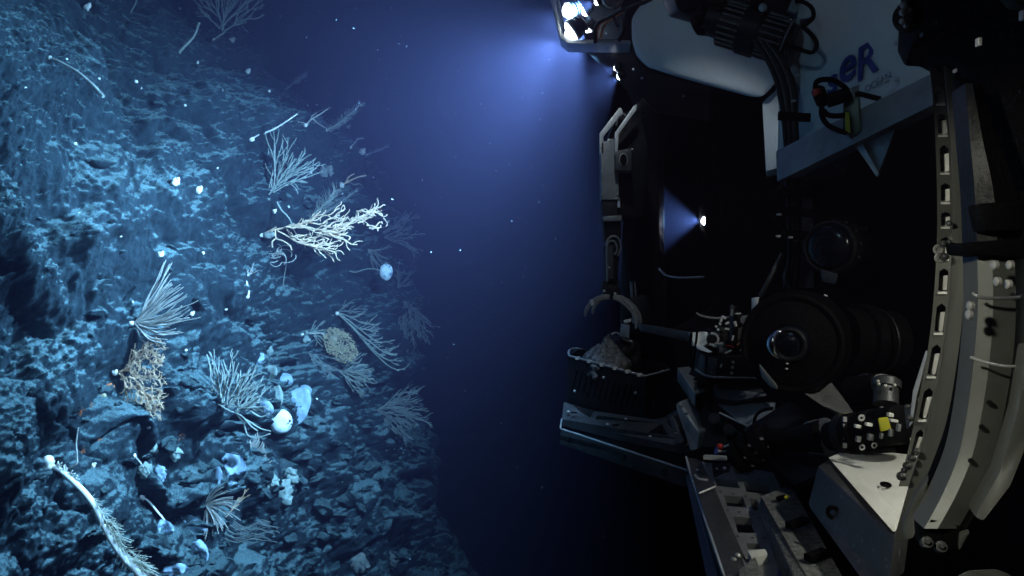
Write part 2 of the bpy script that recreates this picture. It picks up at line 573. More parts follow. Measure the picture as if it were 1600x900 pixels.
def part(b, name, mat, parent=VEH, bevel=0.0, smooth=40, label=None, seg=2):
    if name in SPLIT and len(b.cuts) > 1:          # every piece is an object of its own
        ends = b.cuts[1:] + [(len(b.v), len(b.f))]
        for (v0, f0), (v1, f1) in zip(b.cuts, ends):
            q = MB(); q.add(b.v[v0:v1], [tuple(i - v0 for i in f) for f in b.f[f0:f1]])
            o = part(q, name, mat, parent, bevel, smooth, label, seg)
        return o
    o = b.build(name, M[mat], parent, smooth, bevel, seg)
    if label: o["label"] = label
    return o


def poly(pts, y=None):
    """pixel outline with a depth for each corner (or one for all)"""
    return [P(q[0], q[1], q[2] if len(q) > 2 else y) for q in pts]


def spot(c, d, watts, size, blend=0.25, col=LAMP_COL, radius=0.03, parent=VEH):
    ld = bpy.data.lights.new("lamp_beam", 'SPOT')
    ld.energy = watts; ld.color = col; ld.spot_size = R(size); ld.spot_blend = blend; ld.shadow_soft_size = radius
    o = bpy.data.objects.new("lamp_beam", ld)
    o.location = c
    o.rotation_euler = Vector(d).to_track_quat('-Z', 'Y').to_euler()
    COL.objects.link(o); set_parent(o, parent)
    return o


def lamp(c, aim, r, watts, size=96, blend=0.3, depth=0.55, col=LAMP_COL, back=2.6):
    """a floodlight: housing with cooling fins, bezel ring and domed lens; its light comes with it"""
    c, aim = Vector(c), Vector(aim)
    d = (aim - c).normalized()
    h = MB().lathe(c - d * r * back, c, [(0, r * 0.55), (0.12, r * 0.95), (0.2, r * 0.95), (0.22, r * 0.75), (0.32, r * 0.75), (0.34, r * 1.0), (0.44, r * 1.0), (0.46, r * 0.75),
                                       (0.58, r * 0.75), (0.6, r * 1.05), (1.0, r * 1.12)], 24)
    ho = part(h, "lamp", "black")
    rg = MB().torus(c, d, r * 1.06, r * 0.12, 28, 8)
    part(rg, "bezel", "alu", ho)
    ln = MB().dome(c + d * r * 0.02, d, r * 0.92, depth, 24, 6)
    part(ln, "lens", "lens", ho, smooth=60)
    spot(c + d * (r * (depth + 0.35)), d, watts, size, blend, col, r * 0.6)
    return ho


AIM = P(300, 470, 5.3)
# the lit cluster on the light bar
lamp(P(889, 17, 4.20), P(60, 420, 3.6), 0.042, LAMP_W * 0.8, 96, 0.7, 0.9, back=1.6)
lamp(P(894, 48, 4.12), P(200, 580, 4.4), 0.054, LAMP_W * 1.4, 112, 0.8, 0.9, back=1.5)
lamp(P(915, 17, 4.30), P(330, 400, 5.6), 0.030, LAMP_W * 0.6, 92, 0.7, 0.9, back=1.6)
lamp(P(918, 42, 4.26), P(400, 760, 5.4), 0.034, LAMP_W * 1.0, 100, 0.8, 0.9, back=1.6)
lamp(P(934, 2, 4.16), P(250, 260, 5.5), 0.022, LAMP_W * 0.22, 86, 0.6, 0.9, back=1.6)
# the pair below and the single lamp further in
lamp(P(964, 106, 4.40), P(480, 300, 7.0), 0.022, PAIR_W, 84, 0.3, 0.9, back=1.6)
lamp(P(969, 119, 4.40), P(480, 460, 7.0), 0.022, PAIR_W, 84, 0.3, 0.9, back=1.6)
lamp(P(1101, 345, 5.2), P(700, 345, 5.3), 0.030, SIDE_W, 92, 0.35, 0.8, back=1.6)
# unseen lamps added above and beside the view to brighten near wall and vehicle
lamp((0.24, 2.55, 1.80), P(90, 560, 3.1), 0.045, LAMP_W * 0.46, 104, 0.8)
lamp((-0.55, 0.35, 1.5), P(1120, 190, 3.4), 0.05, FILL_W, 72, 0.6, col=(0.42, 0.76, 1.0))
lamp((0.42, 3.05, 1.62), P(1000, 490, 3.8), 0.04, DECK_FILL_W, 78, 0.4, col=(0.80, 0.92, 1.0))
lamp((-0.20, 0.42, 0.36), P(1575, 560, 1.0), 0.05, BRACKET_FILL_W, 46, 0.4, col=(1.0, 0.98, 0.80))
lamp((1.30, 1.0, 0.60), P(1360, 700, 1.8), 0.05, LID_W, 84, 0.5, col=(1.0, 0.98, 0.82))

# light bar frame
b = MB()
b.prism(poly([(853, -30), (861, -30), (882, 52), (892, 61), (985, 63), (985, 68), (886, 68), (874, 58)], 4.1), (0.02, 0.16, 0.0))
part(b, "light_bar", "alu", bevel=0.004)
b = MB(); b.prism(poly([(864, -30), (869, -30), (884, 48), (879, 50)], 4.02), (0.0, 0.05, 0.0)); part(b, "light_bar", "alu", bevel=0.003)
b = MB()
b.prism(poly([(922, 8), (968, 5), (970, 62), (930, 60), (918, 26)], 4.5), (0.02, 0.08, 0.0)); part(b, "lamp_bracket", "dark", bevel=0.006)
b = MB()
for x, yy in ((932, 55), (947, 52), (957, 64), (933, 75), (949, 75)): b.dome(P(x, yy, 4.08 if yy > 60 else 4.48), (0, -1, 0), 0.008, 0.6, 10, 3)
part(b, "bolt", "steel")
for k, (pts, mt, rr) in enumerate([
        ([(932, 66, 4.1), (934, 44, 4.15), (942, 34, 4.2), (958, 26, 4.2), (985, 12, 4.1), (1030, 0, 4.0)], "orange", 0.008),
        ([(939, 60, 4.1), (942, 44, 4.1), (950, 33, 4.15), (970, 20, 4.15), (1000, 6, 4.05), (1040, -8, 4.0)], "orange", 0.008),
        ([(930, 66, 4.05), (932, 40, 4.1), (950, 28, 4.1), (985, 10, 4.0), (1040, -4, 3.9)], "rubber", 0.010),
        ([(966, 64, 4.0), (974, 50, 4.0), (976, 30, 4.0), (982, 14, 4.0), (1010, 3, 3.9), (1060, -6, 3.8)], "rubber", 0.012),
        ([(958, 24, 4.1), (962, 36, 4.05), (967, 42, 4.05)], "rubber", 0.008)]):
    part(MB().tube([P(*q) for q in pts], rr, 8), "cable", mt, smooth=60)
b = MB(); b.torus(P(958, -6, 4.05), (-0.5, -1, -0.2), 0.055, 0.010, 28, 8); b.cyl(P(958, -6, 4.05), P(958, -6, 4.2), 0.05)
part(b, "camera_port", "dark")
# dark bracket plate under the lamps
b = MB(); b.prism(poly([(903, 69, 4.4), (986, 69, 4.4), (994, 92, 4.5), (1012, 112, 4.6), (1110, 142, 4.7), (1110, 190, 4.9), (992, 170, 4.9), (978, 140, 4.82), (940, 104, 4.7)]), (0.05, 0.12, 0.03))
part(b, "bracket_plate", "black", bevel=0.006)
b = MB()
for x, yy in ((990, 108), (1068, 150), (1003, 122)): b.dome(P(x, yy, 4.5), (-0.3, -1, 0), 0.008, 0.6, 10, 3)
part(b, "bolt", "steel")

# foam block
b = MB()
b.prism(poly([(1003, 6, 3.92), (986, 28, 3.95), (987, 62, 3.95), (993, 88, 3.95), (1012, 106, 3.93), (1050, 119, 3.85), (1110, 136, 3.7), (1160, 150, 3.55), (1190, 156, 3.45),
              (1210, 135, 3.4), (1250, 60, 3.3), (1250, -90, 3.3), (1003, -90, 3.9)]), (0.22, 1.1, 0.42))
part(b, "flotation_block", "foam", bevel=0.045, seg=4, smooth=60)
b = MB(); b.prism(poly([(1191, 160, 3.5), (1228, 126, 3.4), (1236, 258, 3.4), (1197, 268, 3.5)]), (0.2, 0.6, 0.06))
part(b, "flotation_block", "foam", bevel=0.01, label="narrow lower corner of the pale foam")
b = MB(); b.prism(poly([(1222, -60, 3.02), (1470, -60, 2.35), (1470, 120, 2.3), (1400, 152, 2.5), (1215, 240, 3.0)]), (0.25, 0.7, 0.12))
part(b, "flotation_block", "foam", bevel=0.01, label="broad foam side panel with blue lettering")
b = MB()
for x, yy in ((1399, 68), (1400, 124), (1385, 126), (1050, 37), (1052, 65)): b.dome(P(x, yy, 2.46 if x > 1100 else 3.83), (-0.3, -1, 0), 0.009, 0.5, 10, 3)
part(b, "bolt", "steel")


def lettering(txt, a, bdir_px, h, mat, shear=0.0, off=0.0, name="lettering"):
    """raised flat letters lying on the side panel; a = (px, py, Y) of the first letter's foot, bdir = second point of the base line"""
    cu = bpy.data.curves.new(name, 'FONT'); cu.body = txt; cu.size = h; cu.shear = shear; cu.offset = off; cu.extrude = 0.001
    cu.space_character = 0.92
    tmp = bpy.data.objects.new("tmp", cu); COL.objects.link(tmp)
    dg = bpy.context.evaluated_depsgraph_get()
    me = bpy.data.meshes.new_from_object(tmp.evaluated_get(dg))
    bpy.data.objects.remove(tmp)
    A, B = P(*a), P(*bdir_px)
    x = (B - A).normalized()
    pn = (P(1470, -60, 2.35) - P(1222, -60, 3.02)).cross(P(1222, 240, 3.02) - P(1222, -60, 3.02)).normalized()
    if pn.y > 0: pn = -pn
    yv = pn.cross(x).normalized()
    Mx = Matrix(((x.x, yv.x, pn.x, A.x), (x.y, yv.y, pn.y, A.y), (x.z, yv.z, pn.z, A.z), (0, 0, 0, 1)))
    me.transform(Mx)
    me.materials.clear(); me.materials.append(M[mat])
    o = bpy.data.objects.new(name, me); COL.objects.link(o); set_parent(o, VEH)
    return o


PA, PB, PC = P(1222, -60, 3.02), P(1470, -60, 2.35), P(1215, 240, 3.0)
PNRM = (PB - PA).cross(PC - PA).normalized()


def panel_y(px, py, proud=0.001):
    d = P(px, py, 1.0)
    n = PNRM if PNRM.y < 0 else -PNRM
    return (PA + n * proud).dot(n) / d.dot(n)


for ch, x, yy, x2, y2, hh in (("s", 1292, 150, 1330, 128, 0.13), ("e", 1310, 133, 1360, 104, 0.17), ("R", 1337, 128, 1385, 100, 0.155)):
    lettering(ch, (x, yy, panel_y(x, yy)), (x2, y2, panel_y(x2, y2)), hh, "blue", 0.25, 0.003)
lettering("OCEAN EXPLORATION", (1352, 146, panel_y(1352, 146)), (1440, 92, panel_y(1440, 92)), 0.034, "faint")

# frame behind the foam
b = MB(); b.prism(poly([(1212, 236, 2.85), (1456, 114, 2.12), (1458, 164, 2.10), (1214, 284, 2.83)]), (0.06, 0.10, 0.0)); part(b, "frame_beam", "grey", bevel=0.004)
b = MB(); b.prism(poly([(1334, 226, 2.5), (1402, 193, 2.3), (1371, 276, 2.42)]), (0.02, 0.03, 0)); part(b, "gusset", "grey", bevel=0.003)
b = MB(); b.prism(poly([(1336, 226, 2.47), (1346, 221, 2.44), (1374, 272, 2.4), (1370, 276, 2.4)]), (0.01, 0.02, 0)); part(b, "gusset", "alu", bevel=0.002)
b = MB(); b.prism(poly([(1218, 288, 2.9), (1330, 232, 2.6), (1322, 274, 2.7), (1230, 276, 2.95)]), (0.05, 0.2, 0)); part(b, "frame_beam", "dark", bevel=0.004)
b = MB(); b.prism(poly([(1196, 40, 2.95), (1236, 30, 2.9), (1252, 120, 2.9), (1262, 210, 2.9), (1270, 330, 2.95), (1272, 450, 3.0), (1240, 450, 3.0), (1236, 300, 2.95), (1226, 180, 2.92), (1212, 100, 2.92)]), (0.03, 0.12, 0))
part(b, "frame_post", "grey", bevel=0.005)
for k in range(5):
    o_ = k * 6
    pts = [(1178 + o_, 60 + k * 2, 2.82), (1200 + o_, 95, 2.80), (1216 + o_, 135, 2.80), (1224 + o_ * .8, 180, 2.80), (1229 + o_ * .7, 240, 2.82), (1232 + o_ * .7, 320, 2.85), (1234 + o_ * .6, 400, 2.9), (1226 + o_ * .7, 452, 2.95)]
    part(MB().tube([P(*q) for q in pts], 0.010 - 0.001 * (k % 3), 8), "cable", ("black", "dark")[k % 2], smooth=60)
for yy in (181, 300, 330, 366):
    b = MB(); b.bar(P(1216 + (yy - 181) * .05, yy, 2.79), P(1266 + (yy - 181) * .03, yy + 3, 2.79), 0.012, 0.03); part(b, "cable_tie", "rubber")
b = MB()
for x, yy in ((1217, 335), (1216, 369), (1235, 371), (1240, 158), (1246, 118)): b.box(P(x, yy, 2.76), 0.014, 0.012, 0.007)
part(b, "tie_end", "alu")
# propulsion motor over the foam
a_, c_ = P(1104, 28, 2.95), P(1236, 68, 2.85)
prof = [(0, 0.04), (0.02, 0.06), (0.18, 0.064), (0.19, 0.08), (0.44, 0.081), (0.445, 0.092), (0.63, 0.092), (0.635, 0.08), (0.93, 0.08), (1.0, 0.068)]
mo = part(MB().lathe(a_, c_, prof, 32), "motor", "black")
d_ = (c_ - a_).normalized(); o1 = d_.orthogonal().normalized(); o2 = d_.cross(o1)
b = MB()
for k in range(22):
    an = 2 * math.pi * k / 22
    rr = (o1 * math.cos(an) + o2 * math.sin(an)) * 0.082
    for t0, t1 in ((0.2, 0.42), (0.66, 0.91)):
        b.bar(a_.lerp(c_, t0) + rr, a_.lerp(c_, t1) + rr, 0.006, 0.006)
part(b, "cooling_rib", "dark", mo)
b = MB(); b.torus(a_.lerp(c_, 0.94), d_, 0.081, 0.004, 36, 6); part(b, "clamp_ring", "grey", mo)
b = MB(); b.lathe(P(1085, 42, 2.98), a_.lerp(c_, 0.03), [(0, 0.036), (0.5, 0.056), (1, 0.06)], 24); part(b, "end_cap", "rubber", mo)
b = MB(); b.prism(poly([(1050, -10, 2.95), (1250, -10, 2.9), (1240, 24, 2.88), (1160, 20, 2.9), (1105, 30, 2.95), (1060, 18, 3.0)]), (0, 0.2, 0.05)); part(b, "motor_mount", "black", bevel=0.01)
b = MB(); b.bar(P(1236, 20, 2.78), P(1244, 2, 2.78), 0.02, 0.03); b.dome(P(1192, 12, 2.78), (0, -1, 0), 0.016, 0.6, 12, 3); part(b, "bolt", "alu")
for pts in ([(1243, 2, 2.75), (1255, 3, 2.75), (1268, 12, 2.74), (1271, 26, 2.74), (1262, 36, 2.75), (1254, 40, 2.76)],
            [(1254, 41, 2.74), (1264, 50, 2.72), (1274, 62, 2.70), (1276, 74, 2.7), (1268, 82, 2.72), (1252, 78, 2.74), (1230, 70, 2.78)]):
    part(MB().tube([P(*q) for q in pts], 0.008, 8), "cable", "rubber", smooth=60)
# junction box with looping cables in front of the lettering
b = MB(); b.prism(poly([(1318, 138, 2.4), (1342, 134, 2.38), (1346, 205, 2.38), (1328, 214, 2.4), (1316, 205, 2.42)]), (0.03, 0.06, 0)); jb = part(b, "junction_box", "green", bevel=0.006)
b = MB(); b.cyl(P(1292, 158, 2.40), P(1328, 146, 2.38), 0.022, 14); part(b, "connector", "rubber", jb)
b = MB(); b.lathe(P(1276, 136, 2.36), P(1288, 165, 2.38), [(0, 0.012), (0.15, 0.021), (0.85, 0.021), (1, 0.012)], 14); part(b, "connector", "rubber", jb)
b = MB(); b.lathe(P(1273, 139, 2.345), P(1277, 148, 2.345), [(0, 0.008), (0.3, 0.013), (1, 0.013)], 12); part(b, "connector_cap", "red", jb)
for pts in ([(1274, 142, 2.36), (1276, 128, 2.36), (1290, 124, 2.36), (1306, 127, 2.36), (1322, 138, 2.36)],
            [(1284, 165, 2.36), (1284, 180, 2.36), (1292, 194, 2.36), (1308, 203, 2.37), (1322, 207, 2.38)],
            [(1286, 172, 2.36), (1295, 180, 2.36), (1312, 181, 2.37), (1325, 178, 2.38)],
            [(1340, 146, 2.36), (1360, 151, 2.34), (1376, 155, 2.33)]):
    part(MB().tube([P(*q) for q in pts], 0.0085, 8), "cable", "rubber", smooth=60)
b = MB(); b.prism(poly([(1320, 176, 2.37), (1326, 176, 2.37), (1328, 208, 2.37), (1321, 204, 2.37)]), (0, -0.004, 0)); part(b, "tape_strip", "yellow", jb)
b = MB(); b.prism(poly([(1330, 137, 2.365), (1341, 134, 2.365), (1342, 142, 2.365), (1331, 146, 2.365)]), (0, -0.004, 0)); part(b, "tape_strip", "grey", jb)

# dark structure behind the arm and a black backdrop for the unlit inside
b = MB(); b.prism(poly([(984, 172, 4.6), (1004, 152, 4.6), (1030, 180, 4.6), (1030, 400, 4.6), (1034, 440, 4.6), (1032, 520, 4.6), (968, 520, 4.6), (972, 350, 4.6), (970, 230, 4.6)]), (0.1, 0.35, 0.0))
part(b, "arm_shoulder", "black", bevel=0.012)
b = MB()
for x, yy in ((1004, 178), (1000, 245), (1002, 205)): b.torus(P(x, yy, 4.59), (0, 1, 0), 0.02, 0.004, 18, 6)
part(b, "bolt_ring", "dark")
b = MB(); b.prism(poly([(1115, 170, 5.6), (1500, 150, 5.6), (1500, 760, 5.6), (1040, 760, 5.6), (1040, 520, 5.6), (1112, 480, 5.6)]), (0.1, 0.3, 0)); part(b, "black_panel", "black", bevel=0.02)  # black sheet added as backdrop where only unlit water and interior lie
b = MB(); b.prism(poly([(1090, 320, 5.24), (1124, 310, 5.3), (1124, 384, 5.3), (1096, 370, 5.24)]), (0.06, 0.15, 0)); part(b, "lamp_bracket", "black", bevel=0.01)
b = MB()
for pts, rr in (([(1030, 420, 4.5), (1040, 430, 4.4), (1062, 434, 4.3), (1100, 433, 4.2)], 0.007), ([(986, 440, 4.4), (988, 470, 4.4), (990, 505, 4.4)], 0.008), ([(992, 440, 4.4), (994, 470, 4.4)], 0.006)):
    part(MB().tube([P(*q) for q in pts], rr, 8), "hose", "grey", smooth=60)

# ------------------------------------------------------------------ sampling tray, rails, fittings (parts of the vehicle)
b = MB()
out = poly([(881, 628, 3.62), (878, 655, 3.55), (960, 676, 3.38), (1066, 698, 3.16), (1092, 690, 3.14), (1058, 640, 3.30), (1036, 652, 3.4), (1000, 660, 3.45), (938, 646, 3.58)])
holes = [poly([(896, 633, 3.60), (928, 642, 3.58), (922, 652, 3.52), (908, 645, 3.55)]), poly([(934, 649, 3.54), (964, 658, 3.48), (966, 662, 3.46), (930, 655, 3.5)]),
         poly([(1012, 676, 3.30), (1034, 662, 3.34), (1044, 680, 3.25)]), poly([(1042, 658, 3.33), (1052, 654, 3.33), (1060, 672, 3.25), (1054, 676, 3.24)])]
b.prism(out, (0, 0, -0.03), holes); part(b, "tray_plate", "dark", bevel=0.0)
b = MB()
for x, yy, y in ((888, 643, 3.56), (949, 663, 3.42), (1016, 682, 3.24), (978, 655, 3.46)): b.dome(P(x, yy, y - 0.01), (0, -0.3, 1), 0.008, 0.7, 10, 3)
part(b, "bolt", "steel")
b = MB()
for x, yy, y in ((897, 645, 3.54), (962, 664, 3.41)): b.box(P(x, yy, y - 0.005), 0.03, 0.008, 0.006)
part(b, "slot", "rubber")
b = MB(); b.prism(poly([(878, 657, 3.58), (1070, 702, 3.18), (1072, 734, 3.16), (876, 668, 3.56)]), (0.03, 0.25, 0)); part(b, "tray_beam", "black", bevel=0.004)
b = MB(); b.tube(poly([(878, 654, 3.53), (875.4, 668, 3.52), (876.5, 670, 3.518), (950, 694, 3.36), (1075, 735, 3.10)]), [0.0042] * 5, 6); part(b, "edge_strip", "alu", smooth=60)
b = MB(); b.prism(poly([(875, 671, 3.54), (1074, 737, 3.12), (1072, 762, 3.12), (874, 694, 3.54)]), (0.03, 0.10, 0)); part(b, "tray_beam", "dark", bevel=0.004)
b = MB()
for x, yy, y in ((892, 687, 3.5), (978, 715, 3.31), (1038, 738, 3.18)): b.torus(P(x, yy, y), (0, 1, 0), 0.01, 0.003, 14, 6)
part(b, "bolt_ring", "black")
b = MB(); b.prism(poly([(1054, 632, 3.1), (1062, 627, 3.1), (1092, 676, 2.96), (1090, 702, 2.95), (1078, 704, 2.96)]), (0.08, 0.05, 0.02)); part(b, "end_block", "grey", bevel=0.006)
b = MB(); b.prism(poly([(1044, 652, 3.15), (1052, 650, 3.14), (1070, 688, 3.05), (1066, 698, 3.05), (1056, 694, 3.06)]), (0.03, 0.05, 0)); part(b, "end_block", "dark", bevel=0.004)
b = MB()
for x, yy in ((1063, 634), (1071, 646), (1080, 660), (1057, 678)): b.box(P(x, yy, 3.02), 0.012, 0.02, 0.008)
part(b, "bolt", "steel")
# stepped bracket behind the block
b = MB(); b.prism(poly([(1058, 574, 3.2), (1076, 572, 3.25), (1116, 598, 3.2), (1118, 606, 3.1), (1086, 616, 2.98)]), (0.01, 0.05, -0.06)); part(b, "stepped_bracket", "grey", bevel=0.005)
b = MB(); b.prism(poly([(1086, 617, 2.99), (1118, 607, 3.09), (1112, 660, 3.08), (1088, 640, 3.0)]), (0.02, 0.06, 0)); part(b, "stepped_bracket", "black", bevel=0.005)
b = MB()
for x, yy, y in ((1083, 583, 3.16), (1090, 592, 3.1), (1096, 602, 3.04)): b.bar(P(x - 6, yy + 1, y), P(x + 8, yy - 3, y), 0.012, 0.008)
part(b, "slot", "rubber")
b = MB(); b.prism(poly([(1116, 600, 3.0), (1150, 606, 2.95), (1190, 606, 2.9), (1200, 618, 2.85), (1150, 626, 2.9), (1120, 622, 2.95)]), (0, 0.05, -0.03)); part(b, "tray_plate", "dark", bevel=0.004)
b = MB(); b.prism(poly([(1116, 628, 3.0), (1212, 630, 2.85), (1206, 672, 2.8), (1176, 676, 2.82)]), (0.01, 0.03, 0)); part(b, "deflector_plate", "grey", bevel=0.003)
b = MB()
for x, yy in ((1116, 653), (1139, 671)): b.lathe(P(x, yy, 2.88), P(x, yy, 2.9), [(0, 0.0), (0.0, 0.021), (1, 0.021)], 20)
part(b, "cover_disc", "dark")
b = MB(); b.prism(poly([(1092, 622, 3.05), (1112, 640, 2.95), (1180, 690, 2.9), (1100, 700, 2.95)]), (0, 0.05, 0)); part(b, "black_panel", "black", bevel=0.004)
part(MB().tube(poly([(1124, 645, 2.86), (1145, 655, 2.83), (1176, 670, 2.8)]), 0.004, 6), "rod", "alu", smooth=60)
part(MB().tube(poly([(1178, 668, 2.78), (1180, 652, 2.78), (1190, 642, 2.78), (1208, 638, 2.76)]), 0.006, 6), "hose", "rubber", smooth=60)
part(MB().tube(poly([(1118, 708, 2.6), (1126, 700, 2.6), (1160, 690, 2.6)]), 0.004, 6), "rod", "alu", smooth=60)
part(MB().tube(poly([(1122, 705, 2.58), (1150, 706, 2.6)]), 0.004, 6), "rod", "alu", smooth=60)
b = MB(); b.bar(P(1117, 714, 2.55), P(1120, 699, 2.55), 0.008, 0.008); part(b, "toggle", "blue")
b = MB(); b.dome(P(1125, 698, 2.6), (0, -1, 0), 0.012, 0.8, 10, 3); part(b, "toggle", "red")
# grey cross pipe from the jar to the instrument case
b = MB(); b.prism(poly([(1000, 506, 3.75), (1094, 522, 3.4), (1094, 538, 3.4), (1000, 518, 3.75)]), (0.01, 0.08, 0)); part(b, "cross_bar", "dark", bevel=0.008)

# near rail with square holes, bottom right
def quadpt(A, B, C, D, u, v):
    return A.lerp(B, u).lerp(D.lerp(C, u), v)
A, B, C, D = P(1100, 722, 2.46), P(1208, 738, 2.30), P(1290, 905, 1.66), P(1150, 912, 1.72)
hl = []
def sq(u0, v0, u1, v1):
    hl.append([quadpt(A, B, C, D, u, v) for u, v in ((u0, v0), (u1, v0), (u1, v1), (u0, v1))])
sq(0.42, 0.02, 0.66, 0.09); sq(0.10, 0.17, 0.42, 0.25); sq(0.50, 0.18, 0.86, 0.28); sq(0.16, 0.34, 0.42, 0.44); sq(0.20, 0.53, 0.44, 0.66); sq(0.50, 0.35, 0.60, 0.46); sq(0.26, 0.74, 0.42, 0.78)
b = MB(); b.prism([A, B, C, D], (0.0, 0.0, -0.02), hl); part(b, "perforated_plate", "grey", bevel=0.0)
b = MB(); b.prism(poly([(1100, 740, 2.5), (1215, 750, 2.4), (1300, 915, 1.75), (1145, 920, 1.8)]), (0, 0, -0.1)); part(b, "black_panel", "black")
b = MB()
for u, v in ((0.13, 0.31), (0.30, 0.32), (0.46, 0.33), (0.15, 0.48), (0.3, 0.49), (0.48, 0.5), (0.18, 0.69), (0.36, 0.7), (0.5, 0.7), (0.7, 0.05), (0.75, 0.12), (0.46, 0.12)):
    b.dome(quadpt(A, B, C, D, u, v) + Vector((0, 0, .001)), (0, 0, 1), 0.004, 0.5, 8, 2)
part(b, "rivet", "dark")
b = MB(); b.prism(poly([(1072, 714, 2.5), (1096, 718, 2.48), (1180, 905, 1.7), (1133, 905, 1.72)]), (0, 0, -0.03)); rail = part(b, "side_rail", "dark", bevel=0.003)
b = MB(); b.prism(poly([(1071, 744, 2.52), (1078, 738, 2.5), (1122, 905, 1.76), (1104, 905, 1.78)]), (0.02, 0.03, 0)); part(b, "side_rail", "dark", bevel=0.003)
b = MB(); b.tube(poly([(1072, 714, 2.49), (1088, 768, 2.24), (1133, 905, 1.71)]), 0.0036, 6); part(b, "edge_strip", "alu", smooth=60)
b = MB(); b.tube(poly([(1098, 722, 2.45), (1124, 778, 2.18), (1163, 880, 1.78), (1172, 905, 1.70)]), 0.003, 6); part(b, "edge_strip", "grey", smooth=60)
b = MB()
for x, yy, y in ((1091, 735, 2.38), (1112, 797, 2.1), (1128, 834, 1.95), (1147, 874, 1.8), (1153, 868, 1.8), (1119, 733, 2.36), (1132, 732, 2.36)):
    b.dome(P(x, yy, y), (0, -0.4, 1), 0.0075, 0.7, 12, 3)
part(b, "bolt", "steel")
b = MB(); b.prism(poly([(1112, 724, 2.37), (1142, 722, 2.37), (1138, 744, 2.34), (1116, 748, 2.32)]), (0, 0, -0.012)); part(b, "hinge_plate", "dark", bevel=0.003)
b = MB(); b.prism(poly([(1086, 748, 2.32), (1108, 741, 2.32), (1118, 758, 2.22), (1092, 770, 2.2)]), (0, 0, -0.012)); part(b, "hinge_plate", "dark", bevel=0.003)
b = MB(); b.tube(poly([(1086, 742, 2.30), (1092, 748, 2.27), (1106, 750, 2.26)]), 0.003, 6); b.tube(poly([(1092, 771, 2.18), (1118, 760, 2.2)]), 0.003, 6); part(b, "wire_clip", "alu", smooth=60)
# gritty kick boards
b = MB(); b.prism(poly([(1188, 774, 2.05), (1226, 760, 2.12), (1242, 766, 2.1), (1320, 905, 1.56), (1262, 905, 1.56)]), (0.0, 0.0, -0.035)); part(b, "grit_board", "grit", bevel=0.006)
b = MB(); b.prism(poly([(1189, 778, 2.03), (1264, 910, 1.54), (1244, 910, 1.56), (1186, 786, 2.04)]), (0.0, 0.01, -0.05)); part(b, "grit_board", "grit", bevel=0.004)
b = MB(); b.prism(poly([(1154, 890, 1.7), (1180, 868, 1.76), (1196, 905, 1.64), (1158, 912, 1.62)]), (0, 0, -0.04)); part(b, "grit_board", "grit", bevel=0.005)
b = MB()
for x, yy, y in ((1244, 818, 1.83), (1274, 868, 1.66)):
    b.bar(P(x - 12, yy + 4, y - .03), P(x + 16, yy - 6, y), 0.02, 0.014)
b.bar(P(1214, 780, 2.0), P(1228, 776, 2.0), 0.012, 0.01)
part(b, "grab_slot", "rubber")
b = MB(); b.dome(P(1229, 777, 1.995), (0, -0.3, 1), 0.008, 0.6, 10, 3); part(b, "bolt", "yellow")
b = MB(); b.prism(poly([(1168, 860, 1.80), (1196, 857, 1.80), (1200, 866, 1.78), (1174, 872, 1.77)]), (0, 0, -0.03)); part(b, "foam_pad", "white", bevel=0.003)
b = MB(); b.prism(poly([(1230, 842, 1.85), (1238, 850, 1.8), (1226, 905, 1.7), (1214, 905, 1.7)]), (0.02, 0.1, 0)); part(b, "blade", "blue", bevel=0.002)
# side box with its bright lid
b = MB(); b.prism(poly([(1278, 728, 1.86), (1296, 716, 1.9), (1398, 838, 1.42), (1388, 915, 1.38), (1350, 912, 1.42), (1262, 790, 1.82)]), (0.06, 0.06, 0)); sb = part(b, "side_box", "dark", bevel=0.005)
b = MB(); b.prism(poly([(1294, 715, 1.885), (1302, 712, 1.90), (1402, 812, 1.46), (1396, 832, 1.415)]), (0.02, 0.02, 0.0)); part(b, "box_lip", "white", bevel=0.003)
b = MB(); b.prism(poly([(1302, 711, 1.92), (1330, 700, 2.05), (1440, 712, 1.85), (1440, 800, 1.5), (1402, 811, 1.47)]), (0, 0, -0.02)); part(b, "box_lid", "white", bevel=0.003)
b = MB()
for x, yy, y in ((1343, 720, 1.88), (1384, 757, 1.65)): b.torus(P(x, yy, y), (0, -0.15, 1), 0.009, 0.003, 16, 6)
b.torus(P(1302, 801, 1.68), (-0.6, -0.7, 0), 0.012, 0.005, 16, 6); part(b, "bolt_ring", "rubber")
b = MB(); b.prism(poly([(1240, 604, 2.35), (1288, 590, 2.4), (1318, 628, 2.3), (1332, 650, 2.2), (1312, 652, 2.18)]), (0.02, 0.03, 0)); part(b, "deflector_plate", "grey", bevel=0.003)
b = MB(); b.prism(poly([(1180, 690, 2.3), (1260, 640, 2.35), (1320, 700, 2.1), (1290, 740, 2.0), (1240, 760, 2.1)]), (0.02, 0.2, 0)); part(b, "black_panel", "black", bevel=0.01)
b = MB()
for x, yy, y in ((1040 + 130, 718, 2.33),): b.bar(P(1100, 714, 2.45), P(1135, 716, 2.42), 0.02, 0.012)
b.bar(P(1210, 716, 2.25), P(1232, 717, 2.2), 0.012, 0.01)
part(b, "rod", "alu")


